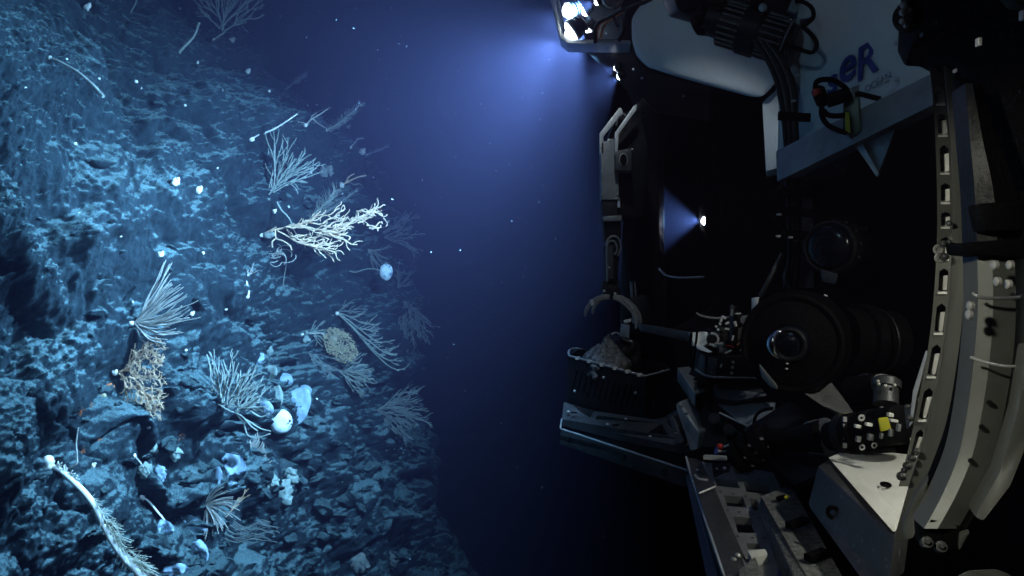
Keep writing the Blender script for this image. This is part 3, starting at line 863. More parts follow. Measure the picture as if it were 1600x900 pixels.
# ------------------------------------------------------------------ manipulator arm
ARM = empty("manipulator_arm", P(1000, 500, 4.2), "upright black robotic arm with open grey claw hanging over the sample basket", "robotic arm")
def ap(b, name, mat, **k): return part(b, name, mat, ARM, **k)
YA = 4.0
b = MB(); b.prism(poly([(937, 208, YA), (968, 168, YA), (972, 170, YA), (973, 176, YA), (943, 213, YA), (943, 240, YA), (937, 240, YA)]), (0.0, 0.03, 0)); ap(b, "elbow_plate", "alu", bevel=0.002)
b = MB(); b.prism(poly([(961, 207, YA - .05), (990, 166, YA - .05), (995, 163, YA - .05), (994, 172, YA - .05), (967, 209, YA - .05), (965, 240, YA - .05), (961, 240, YA - .05)]), (0.0, 0.03, 0)); ap(b, "elbow_plate", "alu", bevel=0.002)
b = MB(); b.tube(poly([(963, 196, YA), (966, 184, YA), (973, 178, YA), (978, 181, YA)]), 0.005, 6); ap(b, "hose", "grey", smooth=60)
b = MB(); b.prism(poly([(966, 176, YA + .08), (1000, 170, YA + .1), (1012, 230, YA + .1), (1006, 340, YA + .1), (972, 340, YA + .08), (944, 230, YA + .06)]), (0, 0.14, 0)); ap(b, "elbow_housing", "black", bevel=0.01)
b = MB(); b.prism(poly([(939, 224, YA), (942, 221, YA), (948, 221, YA), (950, 217, YA), (958, 217, YA), (960, 221, YA), (965, 224, YA), (967, 308, YA), (970, 312, YA), (940, 312, YA)]), (0, 0.08, 0)); ap(b, "cover_plate", "grey", bevel=0.003)
b = MB()
for x, yy in ((940, 229), (940, 268), (940, 303), (965, 303), (954, 219), (988, 233), (963, 310)): b.dome(P(x, yy, YA - .005), (0, -1, 0), 0.005, 0.7, 10, 3)
ap(b, "bolt", "steel")
ji = MB(); ji.prism(poly([(962, 236, YA - .06), (987, 231, YA - .06), (987, 267, YA - .06), (962, 266, YA - .06)]), (0, 0.08, 0)); jo = ap(ji, "joint_box", "dark", bevel=0.006)
hp = [P(974 + 7 * math.cos(a), 250 + 11 * math.sin(a), YA - .0605) for a in [k * math.pi / 8 for k in range(16)]]
b = MB(); b.prism(hp, (0, -0.004, 0)); part(b, "port_ring", "grey", jo, bevel=0.001)
hp = [P(974 + 5.5 * math.cos(a), 250 + 9.5 * math.sin(a), YA - .066) for a in [k * math.pi / 8 for k in range(16)]]
b = MB(); b.prism(hp, (0, -0.003, 0)); part(b, "port", "rubber", jo)
b = MB(); b.prism(poly([(940, 313, YA + .01), (968, 313, YA + .01), (970, 336, YA + .01), (972, 372, YA + .01), (966, 378, YA + .01), (945, 376, YA + .01), (942, 340, YA + .01)]), (0, 0.1, 0)); ap(b, "forearm_joint", "black", bevel=0.008)
b = MB(); b.prism(poly([(942, 338, YA - .02), (972, 336, YA - .02), (972, 345, YA - .02), (944, 346, YA - .02)]), (0, 0.05, 0)); ap(b, "band", "grey", bevel=0.008)
b = MB(); b.cyl(P(967, 314, YA - .02), P(967, 324, YA - .02), 0.008, 10); ap(b, "hinge_pin", "alu")
b = MB(); b.prism(poly([(945, 384, YA), (950, 374, YA), (958, 370, YA), (966, 374, YA), (970, 386, YA), (966, 420, YA), (966, 448, YA), (947, 448, YA), (945, 420, YA)]), (0, 0.09, 0)); ap(b, "forearm", "black", bevel=0.01)
b = MB(); b.tube(poly([(949, 440, YA - .01), (948, 400, YA - .01), (949, 384, YA - .01), (953, 377, YA - .01), (959, 377, YA - .01), (963, 384, YA - .01), (964, 392, YA - .01), (960, 398, YA - .01)]), 0.006, 6); ap(b, "guard_loop", "grey", smooth=60)
b = MB(); b.tube(poly([(946, 384, YA - .005), (951, 373, YA - .005), (959, 369, YA - .005), (967, 374, YA - .005), (970, 388, YA - .005), (965, 400, YA - .005)]), 0.006, 6); ap(b, "guard_loop", "grey", smooth=60)
b = MB(); b.prism(poly([(950, 386, YA - .004), (957, 384, YA - .004), (958, 436, YA - .004), (950, 436, YA - .004)]), (0, -0.012, 0)); ap(b, "cover_plate", "dark", bevel=0.003)
b = MB(); b.dome(P(952, 418, YA - .016), (0, -1, 0), 0.006, 0.6, 10, 3); ap(b, "bolt", "steel")
b = MB(); b.prism(poly([(942, 438, YA), (968, 438, YA), (968, 452, YA), (972, 464, YA), (962, 468, YA), (944, 464, YA), (941, 452, YA)]), (0, 0.10, 0)); ap(b, "wrist", "black", bevel=0.008)
b = MB()
for x, yy in ((944, 455), (961, 459)): b.dome(P(x, yy, YA - .006), (0, -1, 0), 0.0085, 0.8, 12, 4)
ap(b, "bolt", "steel")
def claw(pts, y, w, tk):
    """a tapering curved finger: centre line in px with half widths"""
    L_, R_ = [], []
    n = len(pts)
    for i, (x, yy) in enumerate(pts):
        x0, y0 = pts[max(i - 1, 0)]; x1, y1 = pts[min(i + 1, n - 1)]
        dx, dy = x1 - x0, y1 - y0; l = math.hypot(dx, dy)
        L_.append((x - dy / l * w[i], yy + dx / l * w[i])); R_.append((x + dy / l * w[i], yy - dx / l * w[i]))
    return MB().prism(poly(L_ + R_[::-1], y), (0, tk, 0))
fp = claw([(953, 464), (943, 464), (932, 468), (924, 474), (918, 481), (915, 488), (915, 495)], YA - .03, [4, 4.5, 4, 3.5, 3, 2.4, 1.2], 0.022); j1 = ap(fp, "jaw", "grey", bevel=0.003)
fp = claw([(948, 465), (936, 470), (930, 476), (927, 484), (926, 491)], YA + .04, [3.5, 3, 2.6, 2.2, 1.2], 0.022); ap(fp, "jaw", "grey", bevel=0.003)
fp = claw([(958, 464), (968, 466), (978, 474), (988, 484), (993, 494), (995, 504), (994, 514)], YA - .03, [4, 5, 4.5, 4, 3.6, 2.8, 1.3], 0.022); j2 = ap(fp, "jaw", "grey", bevel=0.003)
fp = claw([(968, 463), (980, 470), (992, 481), (999, 492), (1001, 502), (1000, 512)], YA + .04, [3.5, 3.5, 3.2, 2.8, 2.4, 1.2], 0.022); ap(fp, "jaw", "grey", bevel=0.003)
b = MB(); b.prism(poly([(921, 469, YA - .034), (926, 467, YA - .034), (928, 476, YA - .034), (923, 478, YA - .034)]), (0, -0.012, 0)); part(b, "clamp_block", "alu", j1, bevel=0.002)
b = MB(); b.tube(poly([(973, 467, YA - .034), (982, 475, YA - .034), (989, 483, YA - .034)]), 0.004, 6); part(b, "wear_strip", "alu", j2, smooth=60)
b = MB(); b.prism(poly([(970, 470, YA + .1), (1010, 460, YA + .12), (1020, 500, YA + .1), (1004, 506, YA + .05), (990, 486, YA + .08)]), (0, 0.1, 0)); ap(b, "wrist_cover", "black", bevel=0.01)

# ------------------------------------------------------------------ sample basket, rock sample and jar
BAS = empty("sample_basket", P(970, 640, 3.55), "black open sample basket with slotted side walls standing on the grey tray", "basket")
c0, c1, c2, c3 = (889, 556, 3.66), (1008, 588, 3.42), (1046, 578, 3.46), (905, 545, 3.98)
def bw(top0, top1, drop0, drop1, slots, name="basket_wall"):
    A_, B_ = P(*top0), P(*top1)
    C_, D_ = B_ - Vector((0, 0, drop1)), A_ - Vector((0, 0, drop0))
    hs = [[quadpt(A_, B_, C_, D_, u, v) for u, v in q] for q in slots]
    nrm = (B_ - A_).cross(Vector((0, 0, 1))).normalized()
    if nrm.y > 0: nrm = -nrm
    bb = MB(); bb.prism([A_, B_, C_, D_], -nrm * 0.008, hs)
    part(bb, name, "dark" if False else "black", BAS)
    return A_, B_, C_, D_, nrm
fs_ = []
for k in range(13):
    u = 0.035 + k * 0.072
    fs_.append([(u + 0.075, 0.24), (u + 0.095, 0.24), (u + 0.02, 0.72), (u, 0.72)])
fr = bw(c0, c1, 0.235, 0.235, fs_)
sd_ = [[(u + 0.10, 0.24), (u + 0.16, 0.24), (u + 0.08, 0.7), (u + 0.02, 0.7)] for u in (0.05, 0.35, 0.62)]
bw(c1, c2, 0.235, 0.22, sd_)
bw(c0, c3, 0.22, 0.22, [[(0.2, 0.25), (0.28, 0.25), (0.28, 0.7), (0.2, 0.7)], [(0.6, 0.25), (0.68, 0.25), (0.68, 0.7), (0.6, 0.7)]])
bw(c3, (1040, 566, 3.8), 0.22, 0.22, [[(0.1 * k + .02, 0.25), (0.1 * k + .05, 0.25), (0.1 * k + .05, 0.7), (0.1 * k + .02, 0.7)] for k in range(1, 9)])
bw(c2, (1040, 566, 3.8), 0.22, 0.22, [])
b = MB(); b.prism([P(*c0) - Vector((0, 0, .22)), P(*c1) - Vector((0, 0, .22)), P(*c2) - Vector((0, 0, .22)), P(1040, 566, 3.8) - Vector((0, 0, .22)), P(*c3) - Vector((0, 0, .22))], (0, 0, 0.008)); part(b, "basket_floor", "black", BAS)
b = MB(); b.tube([P(*c0), P(*c1)], 0.0055, 6); part(b, "rim", "grey", BAS)
b = MB(); b.tube([P(*c1), P(*c2)], 0.0055, 6); part(b, "rim", "grey", BAS)
b = MB(); b.tube([P(*c0), P(889, 548, 3.72), P(896, 545, 3.9), P(*c3), P(912, 547, 4.0)], 0.0055, 6); part(b, "rim", "grey", BAS)
b = MB()
for t in (0.12, 0.28, 0.45, 0.62, 0.78, 0.93): b.box(P(*c0).lerp(P(*c1), t), 0.022, 0.016, 0.014)
part(b, "edge_clip", "alu", BAS)
b = MB()
for x, yy in ((898, 611), (993, 614), (943, 590)): b.dome(P(x, yy, 3.52 if x < 950 else 3.42), (0, -1, 0), 0.007, 0.8, 10, 3)
part(b, "bolt", "steel", BAS)

bm = bmesh.new(); bmesh.ops.create_icosphere(bm, subdivisions=5, radius=1.0)
for v in bm.verts:
    q = v.co.copy()
    zz = q.z
    w = 1.0 if zz < 0 else max(0.30, 1 - 0.72 * zz)
    k = 1 + 0.20 * mnoise.fractal(q * 1.6 + Vector((4, 1, 2)), 1.0, 2.0, 3) + 0.10 * mnoise.fractal(q * 7.0, 1.0, 2.0, 3)
    v.co = Vector(((q.x * w + 0.06 * max(zz, 0)) * 0.125 * k, q.y * w * 0.12 * k, zz * 0.135 * k))
me = bpy.data.meshes.new("rock_sample"); bm.to_mesh(me); bm.free(); me.shade_smooth(); me.materials.append(M["sample"])
o = bpy.data.objects.new("rock_sample", me); COL.objects.link(o); o.location = P(944, 571, 3.68)
tag(o, "speckled grey pointed rock lying in the black basket", "rock")
bm = bmesh.new(); bmesh.ops.create_icosphere(bm, subdivisions=4, radius=1.0)
for v in bm.verts:
    k = 1 + 0.3 * mnoise.fractal(v.co * 1.5 + Vector((9, 9, 2)), 1.0, 2.0, 4)
    v.co = Vector((v.co.x * 0.085 * k, v.co.y * 0.08 * k, v.co.z * 0.11 * k))
me = bpy.data.meshes.new("dark_rock"); bm.to_mesh(me); bm.free(); me.shade_smooth(); me.materials.append(M["black"])
o = bpy.data.objects.new("dark_rock", me); COL.objects.link(o); o.location = P(972, 556, 3.80)
tag(o, "smooth black rock behind the speckled rock in the basket", "rock")

JAR = empty("sample_jar", P(980, 532, 3.72), "small grey tapered jar with pale cap under the claw", "jar")
b = MB(); b.prism(poly([(971, 506, 3.70), (984, 508, 3.66), (983, 530, 3.66), (968, 525, 3.70)]), (0.01, 0.07, 0)); part(b, "jar_body", "grey", JAR, bevel=0.005)
b = MB(); b.prism(poly([(974, 501, 3.68), (986, 498, 3.66), (986, 503, 3.66), (976, 506, 3.68)]), (0.01, 0.05, 0)); part(b, "jar_cap", "white", JAR, bevel=0.003)
b = MB(); b.tube(poly([(955, 523, 3.74), (962, 520, 3.74), (969, 523, 3.72), (975, 530, 3.7), (988, 534, 3.68)]), 0.006, 6); part(b, "strap", "grey", JAR, smooth=60)

# ------------------------------------------------------------------ instrument case
INS = empty("instrument_case", P(1135, 590, 3.0), "round black instrument case crowded with wires and white fittings beside the big lens", "instrument")
def ip(b, name, mat, **k): return part(b, name, mat, k.pop("parent", INS), **k)
top = [(1083, 548, 3.08), (1094, 552, 3.0), (1112, 555, 2.95), (1136, 557, 2.92), (1180, 558, 2.92), (1196, 552, 3.1), (1150, 530, 3.3), (1096, 534, 3.3)]
b = MB(); b.prism(poly(top), (0, 0, -0.09)); case = ip(b, "case_body", "black", bevel=0.008)
b = MB()
b.prism(poly([(1090, 552, 2.995), (1101, 557, 2.955), (1100, 585, 2.955), (1088, 578, 2.995)]), (0, -0.006, 0))
b.prism(poly([(1107, 558, 2.94), (1120, 560, 2.92), (1118, 587, 2.92), (1105, 584, 2.94)]), (0, -0.006, 0)); ip(b, "fin", "dark", bevel=0.002, parent=case)
b = MB()
for yy in (566, 574, 583): b.torus(P(1145.5 - (yy - 566) * .12, yy, 2.90), (0, 1, 0), 0.004, 0.0016, 14, 6)
ip(b, "bolt_ring", "alu", parent=case)
b = MB(); b.bar(P(1126, 574, 2.91), P(1128, 569, 2.91), 0.006, 0.006); b.dome(P(1176, 572, 2.90), (0, -1, 0), 0.004, 0.7, 8, 3); ip(b, "screw", "alu", parent=case)
b = MB(); b.tube(poly([(1087, 577, 2.98), (1098, 585, 2.93), (1114, 589, 2.90), (1140, 590, 2.88), (1196, 591, 2.88)]), 0.004, 6); ip(b, "edge_strip", "grey", smooth=60)
b = MB(); b.prism(poly([(1086, 580, 3.02), (1100, 590, 2.95), (1196, 593, 2.9), (1196, 606, 2.9), (1110, 600, 2.95), (1090, 592, 3.0)]), (0, 0.1, 0)); ip(b, "case_base", "rubber", bevel=0.006)
b = MB(); b.prism(poly([(1080, 521, 3.06), (1106, 519, 3.06), (1107, 535, 3.02), (1100, 540, 3.0), (1084, 541, 3.02)]), (0.0, 0.05, 0)); ip(b, "pale_bracket", "white", bevel=0.003)
b = MB(); b.prism(poly([(1087, 536, 3.0), (1098, 540, 2.98), (1105, 545, 2.96), (1114, 550, 2.94), (1106, 551, 2.94), (1090, 545, 2.98)]), (0.0, 0.02, 0)); ip(b, "pale_bracket", "white", bevel=0.003)
b = MB(); b.lathe(P(1113, 531, 2.96), P(1121, 529, 3.04), [(0, .022), (.3, .03), (1, .03)], 18); ip(b, "coil", "black")
b = MB(); b.torus(P(1113, 530, 2.955), (-.4, -1, 0), 0.022, 0.0045, 20, 6, 0.3, 4.2); ip(b, "coil_ring", "alu")
b = MB(); b.lathe(P(1163, 500, 2.95), P(1167, 499, 3.0), [(0, .0165), (1, .0165)], 20); dl = ip(b, "dial", "grey", bevel=0.002)
b = MB()
for k in range(7):
    an = k * 2 * math.pi / 7
    b.dome(P(1163 + 4 * math.cos(an), 500 + 4 * math.sin(an), 2.947), (0, -1, 0), 0.0017, 0.8, 6, 2)
ip(b, "screw", "steel", parent=dl)
b = MB(); b.prism(poly([(1146, 495, 3.0), (1160, 492, 3.0), (1176, 494, 3.0), (1178, 552, 2.98), (1148, 552, 2.98)]), (0, 0.08, 0)); ip(b, "valve_pack", "black", bevel=0.01)
b = MB(); b.cyl(P(1143, 494, 2.97), P(1144, 482, 2.97), 0.006, 10); ip(b, "valve_stem", "grey")
b = MB(); b.cyl(P(1142, 478, 2.97), P(1146, 482, 2.97), 0.008, 10); ip(b, "valve_knob", "dark")
b = MB()
for x, yy, w, h in ((1131, 496, 7, 4), (1136, 505, 6, 3), (1153, 490, 9, 2), (1149, 506, 4, 8), (1136, 514, 6, 3), (1119, 510, 3, 3), (1125, 506, 3, 4), (1127, 500, 3, 6), (1122, 515, 3, 3), (1145, 528, 2, 8), (1138, 550, 11, 2), (1167, 530, 8, 3), (1126, 538, 8, 5), (1160, 548, 9, 3), (1117, 541, 6, 3)):
    y_ = 2.94 + rnd.uniform(-.02, .02)
    b.box(P(x, yy, y_), w * y_ / 1200, 0.012, h * y_ / 1200, Matrix.Rotation(rnd.uniform(-.5, .5), 3, 'Y'))
ip(b, "block", "white", bevel=0.0015)
b = MB()
for x, yy, w, h in ((1128, 522, 14, 22), (1140, 536, 12, 18), (1158, 520, 10, 30), (1110, 545, 22, 10), (1150, 545, 20, 12)):
    b.box(P(x, yy, 3.02), w * 3 / 1200, 0.05, h * 3 / 1200)
ip(b, "block", "black", bevel=0.003)
for pts, mt, rr in (([(1134, 540, 2.93), (1141, 541, 2.93), (1147, 543, 2.93)], "red", .0035), ([(1152, 540, 2.93), (1156, 536, 2.93), (1161, 531, 2.93)], "orange", .004), ([(1163, 527, 2.94), (1170, 522, 2.95), (1178, 522, 2.95)], "orange", .004),
                   ([(1088, 489, 3.0), (1094, 493, 3.0), (1108, 496, 3.0), (1120, 497, 3.0), (1140, 496, 3.0)], "grey", .0045), ([(1088, 490, 3.0), (1089, 520, 3.0), (1086, 545, 3.0), (1082, 580, 3.0)], "rubber", .005),
                   ([(1080, 520, 3.05), (1078, 545, 3.05), (1081, 575, 3.02)], "rubber", .006), ([(1150, 480, 3.0), (1150, 510, 2.96), (1148, 552, 2.95)], "rubber", .008), ([(1172, 545, 2.93), (1178, 552, 2.93), (1190, 556, 2.93)], "white", .0025)):
    ip(MB().tube([P(*q) for q in pts], rr, 7), "wire", mt, smooth=60)
b = MB(); b.prism(poly([(1178, 466, 2.9), (1187, 464, 2.9), (1184, 476, 2.88), (1178, 492, 2.88)]), (0, 0.03, 0)); ip(b, "pale_bracket", "alu", bevel=0.002)
b = MB(); b.prism(poly([(1170, 530, 2.95), (1178, 522, 2.95), (1179, 552, 2.93), (1170, 552, 2.93)]), (0, 0.02, 0)); ip(b, "pale_bracket", "grey", bevel=0.002)
for pts in ([(1188, 462, 2.85), (1200, 440, 2.8), (1222, 396, 2.8)], [(1230, 420, 2.8), (1226, 436, 2.78), (1236, 450, 2.78)]):
    ip(MB().tube([P(*q) for q in pts], .008, 7), "hose", "dark", smooth=60)

# ------------------------------------------------------------------ two camera housings
CAM1 = empty("main_camera", P(1245, 600, 2.4), "large round black camera housing with blue glint in its lens", "camera")
def cp(b, name, mat, **k): return part(b, name, mat, k.pop("parent", CAM1), **k)
ax = Vector((-0.50, -0.86, -0.02)).normalized(); cc = P(1240, 535, 2.35)
b = MB(); b.lathe(cc + ax * 0.03, cc - ax * 0.40, [(0, .128), (0.0, .150), (0.05, .158), (0.30, .158), (0.32, .13), (0.5, .13), (.52, .12), (1, .10)], 44, True); h1 = cp(b, "housing", "rubber")
b = MB(); b.torus(cc + ax * 0.03, ax, 0.142, 0.012, 44, 8); cp(b, "rim", "rubber", parent=h1)
b = MB(); b.lathe(cc + ax * 0.034, cc + ax * 0.05, [(0, .128), (1, .06)], 40, False); cp(b, "hood", "rubber", parent=h1)
gc = cc + ax * 0.05
b = MB(); b.dome(gc - ax * 0.01, ax, 0.062, 0.55, 32, 8); cp(b, "lens", "glass", smooth=80, parent=h1)
lx = ax.orthogonal()
b = MB(); b.torus(gc + ax * 0.020, ax, 0.045, 0.0085, 32, 8); cp(b, "lens_ring", "black", parent=h1)
xh = Vector((0, 0, 1)).cross(ax).normalized(); zh = ax.cross(xh).normalized()
arcpts = []
rr_ = []
for k in range(15):
    an = math.pi - 1.15 + 2.3 * k / 14
    rad = 0.046
    sx = -1 if xh.x > 0 else 1
    arcpts.append(gc + ax * (0.034) + xh * (rad * math.cos(an) * (1 if xh.x > 0 else -1)) + zh * (rad * math.sin(an)))
    rr_.append(0.002 + 0.015 * math.sin(math.pi * k / 14))
b = MB(); b.tube(arcpts, rr_, 10); cp(b, "lens_glint", "mirror", parent=h1, smooth=80)  # added crescent stands in for the lens's reflection of the lit wall
b = MB()
for x, yy in ((1230, 568), (1229, 576)): b.box(P(x, yy, 2.22), .006, .006, .004)
cp(b, "screw", "alu", parent=h1)
b = MB(); b.prism(poly([(1186, 570, 2.30), (1214, 604, 2.26), (1216, 610, 2.26), (1204, 606, 2.28), (1190, 590, 2.3)]), (0.02, 0.06, 0)); cp(b, "mount_foot", "grey", bevel=0.006)
b = MB()
for x, yy, w, h in ((1289, 485, 5, 5), (1299, 500, 14, 4), (1306, 498, 10, 4), (1306, 536, 9, 3), (1302, 560, 10, 6), (1290, 462, 6, 3)):
    b.box(P(x, yy, 2.30), w * 2.3 / 1200, .01, h * 2.3 / 1200, Matrix.Rotation(.3, 3, 'Y'))
cp(b, "screw", "grey", bevel=.002)
b = MB(); b.lathe(P(1310, 530, 2.40), P(1390, 535, 2.45), [(0, .10), (.3, .10), (.32, .115), (.5, .115), (.52, .1), (1, .1)], 30); cp(b, "camera_body", "rubber")
b = MB(); b.torus(P(1366, 533, 2.40), (1, .3, 0), 0.102, 0.004, 36, 6); cp(b, "clamp_ring", "black")

CAM2 = empty("side_camera", P(1320, 430, 2.6), "smaller black camera with clear ringed lens and cone body above the large one", "camera")
def dp(b, name, mat, **k): return part(b, name, mat, k.pop("parent", CAM2), **k)
ax2 = Vector((-0.72, -0.68, -0.05)).normalized(); c2_ = P(1296, 386, 2.55)
b = MB(); b.lathe(c2_, c2_ - ax2 * .34, [(0, .07), (.02, .088), (.10, .09), (.14, .09), (.16, .074), (.25, .07), (.8, .055), (1, .05)], 36); h2 = dp(b, "housing", "black")
b = MB(); b.torus(c2_, ax2, 0.083, 0.0055, 40, 8); dp(b, "rim", "black", parent=h2)
b = MB(); b.dome(c2_, ax2, 0.074, 0.35, 32, 6); dp(b, "lens", "glass", parent=h2, smooth=80)
b = MB(); b.torus(c2_ + ax2 * .026, ax2, 0.036, 0.003, 28, 6, 1.2, 3.8); dp(b, "lens_ring", "black", parent=h2)
b = MB()
for k in range(10):
    an = k * .5 + 0.2
    o1, o2 = ax2.orthogonal().normalized(), ax2.cross(ax2.orthogonal()).normalized()
    b.box(c2_ - ax2 * .03 + (o1 * math.cos(an) + o2 * math.sin(an)) * .09, .008, .008, .008)
dp(b, "screw", "black", parent=h2)
b = MB()
for an in (2.2, 2.75):
    b.bar(c2_ - ax2 * .10 + (o1 * math.cos(an) + o2 * math.sin(an)) * .075, c2_ - ax2 * .30 + (o1 * math.cos(an) + o2 * math.sin(an)) * .06, .012, .012)
dp(b, "rod", "steel")
b = MB(); b.prism(poly([(1282, 420, 2.5), (1310, 428, 2.45), (1306, 444, 2.45), (1286, 440, 2.5)]), (0.02, .06, 0)); dp(b, "mount_foot", "dark", bevel=.005)

# ------------------------------------------------------------------ hydraulic actuator with the yellow tape
ACT = empty("hydraulic_actuator", P(1290, 680, 2.0), "jointed black hydraulic actuator with ribbed sleeve and yellow tape above the white lid", "actuator")
def hp_(b, name, mat, **k): return part(b, name, mat, k.pop("parent", ACT), **k)
a0, a1 = P(1146, 722, 2.26), P(1206, 682, 2.20)
b = MB(); b.lathe(a0, a1, [(0, .028), (.04, .040), (.16, .044), (.18, .050), (.30, .050), (.32, .042), (.40, .042), (.42, .054), (.56, .054), (.58, .044), (.66, .044), (.68, .056), (.86, .056), (.88, .046), (1, .04)], 26); hp_(b, "ribbed_cylinder", "rubber")
b = MB()
dd = (a1 - a0).normalized(); n1 = dd.cross(Vector((0, 1, 0))).normalized(); n2 = Vector((0, -1, 0))
for t, an in ((.24, .3), (.24, .9), (.49, .2), (.49, .8), (.49, 1.3), (.77, .2), (.77, .7), (.77, 1.25)):
    rv = n2 * math.cos(an - .7) + n1 * math.sin(an - .7)
    b.box(a0.lerp(a1, t) + rv * .053, .009, .009, .006)
hp_(b, "screw", "grey")
b = MB(); b.lathe(P(1200, 690, 2.2), P(1286, 682, 2.05), [(0, .04), (.3, .034), (.6, .034), (1, .045)], 24); hp_(b, "rubber_boot", "rubber")
for k in range(7):
    t = k / 6
    c_ = P(1266 + 26 * t, 684 - 2 * t, 2.085 - .045 * t)
    part(MB().torus(c_, (1, .25, 0), .041 + .005 * t, .0035, 30, 6), "rib", "grey", ACT)
b = MB(); b.lathe(P(1296, 682, 2.0), P(1330, 678, 1.95), [(0, .036), (1, .044)], 26); hp_(b, "rubber_boot", "rubber")
b = MB(); b.lathe(P(1316, 678, 1.97), P(1328, 677, 1.95), [(0, .044), (0, .050), (1, .050), (1, .044)], 32); hp_(b, "collar", "black")
for t in (0, 1):
    part(MB().torus(P(1317 + 9 * t, 678 - t, 1.965 - .01 * t), (1, .2, .02), .049, .0018, 40, 6), "band", "yellow", ACT)
b = MB()
for yy in (655, 666, 682, 696): b.box(P(1320, yy, 1.912), .008, .006, .012)
hp_(b, "screw", "alu")
b = MB(); b.lathe(P(1328, 676, 1.95), P(1412, 662, 1.80), [(0, .040), (.06, .048), (.2, .048), (.22, .044), (.34, .044), (.36, .048), (.5, .048), (.52, .044), (.62, .044), (.64, .046), (.98, .046), (1, .036)], 30); hp_(b, "actuator_body", "rubber")
b = MB(); b.prism(poly([(1326, 704, 1.93), (1400, 698, 1.84), (1402, 708, 1.84), (1330, 712, 1.92)]), (0, .06, 0)); hp_(b, "actuator_body", "black", bevel=.006)
b = MB()
for x, yy, w, h in ((1340, 666, 9, 5), (1357, 663, 10, 5), (1391, 648, 8, 6), (1396, 657, 12, 4)):
    b.box(P(x, yy, 1.80 - (x - 1340) * .0012 + (.03 if yy < 655 else 0)), w * 1.8 / 1200, .012, h * 1.8 / 1200, Matrix.Rotation(.15, 3, 'Y'))
hp_(b, "block", "white", bevel=.002)
b = MB()
for x, yy, w, h in ((1341, 686, 7, 9), (1360, 683, 8, 10), (1377, 681, 4, 9), (1392, 676, 6, 11), (1404, 668, 5, 11)):
    b.box(P(x, yy, 1.80 - (x - 1340) * .0012), w * 1.8 / 1200, .010, h * 1.8 / 1200, Matrix.Rotation(.12, 3, 'Y'))
hp_(b, "block", "grey", bevel=.002)
b = MB(); b.prism(poly([(1371, 653, 1.775), (1386, 651, 1.765), (1391, 670, 1.765), (1375, 674, 1.775)]), (0, -.006, 0)); hp_(b, "tape_wrap", "yellow", bevel=.002)
b = MB()
for x, yy in ((1347, 699), (1366, 696)): b.torus(P(x, yy, 1.84), (0, 1, 0), .0055, .002, 18, 6)
for x, yy in ((1346, 653), (1365, 648)): b.torus(P(x, yy, 1.86), (0, 1, 0.2), .006, .003, 18, 6)
hp_(b, "bolt_ring", "alu")
b = MB(); b.lathe(P(1384, 632, 1.95), P(1385, 592, 1.98), [(0, .030), (.6, .030), (.62, .036), (.9, .036), (1, .028)], 26); vk = hp_(b, "valve_body", "dark")
b = MB(); b.torus(P(1384, 593, 1.97), (0, -.35, 1), .024, .004, 26, 6); hp_(b, "cap_ring", "steel", parent=vk)
b = MB()
for x, yy in ((1373, 600), (1384, 603), (1398, 602), (1378, 638), (1372, 596)): b.dome(P(x, yy, 1.925), (0, -1, .3), .005, .8, 10, 3)
hp_(b, "bolt", "steel", parent=vk)
for x in (1352, 1358, 1363):
    part(MB().torus(P(x, 610, 2.05), (1, .35, .0), .042, .003, 36, 6, -1.2, 2.0), "clamp_ring", "dark", ACT)
b = MB(); b.lathe(P(1330, 612, 2.1), P(1372, 606, 2.03), [(0, .04), (1, .04)], 26); hp_(b, "hose_drum", "rubber")

# ------------------------------------------------------------------ curved metal arms close to the camera, at right
def dense(rows_, n=5):
    out_ = []
    Q = [rows_[0]] + list(rows_) + [rows_[-1]]
    for i in range(1, len(Q) - 2):
        for k in range(n):
            t = k / n; a, b_, c, d = Q[i - 1], Q[i], Q[i + 1], Q[i + 2]
            out_.append(tuple(.5 * (2 * b_[j] + (c[j] - a[j]) * t + (2 * a[j] - 5 * b_[j] + 4 * c[j] - d[j]) * t * t + (3 * b_[j] - a[j] - 3 * c[j] + d[j]) * t ** 3) for j in range(4)))
    return out_ + [tuple(rows_[-1])]


def ribbon(cl, name, mat, th, parent, cut=None, bevel=0.004):
    """curved plate: (xl, xr, py, Y) rows from top to bottom, sides th deep"""
    L_ = [P(r[0], r[2], r[3]) for r in cl]; R_ = [P(r[1], r[2], r[3]) for r in cl]
    holes_ = []
    for (v0, v1, u0, u1) in (cut or []):
        def at(u, v):
            i = min(int(v), len(cl) - 2); f = v - i
            return L_[i].lerp(L_[i + 1], f).lerp(R_[i].lerp(R_[i + 1], f), u)
        holes_.append([at(u0, v0 + (v1 - v0) * .12), at((u0 + u1) / 2, v0), at(u1, v0 + (v1 - v0) * .12), at(u1, v1), at(u0, v1 - (v1 - v0) * .1)])
    bb = MB(); bb.prism(L_ + R_[::-1], th, holes_)
    return part(bb, name, mat, parent, bevel=bevel if not cut else 0)


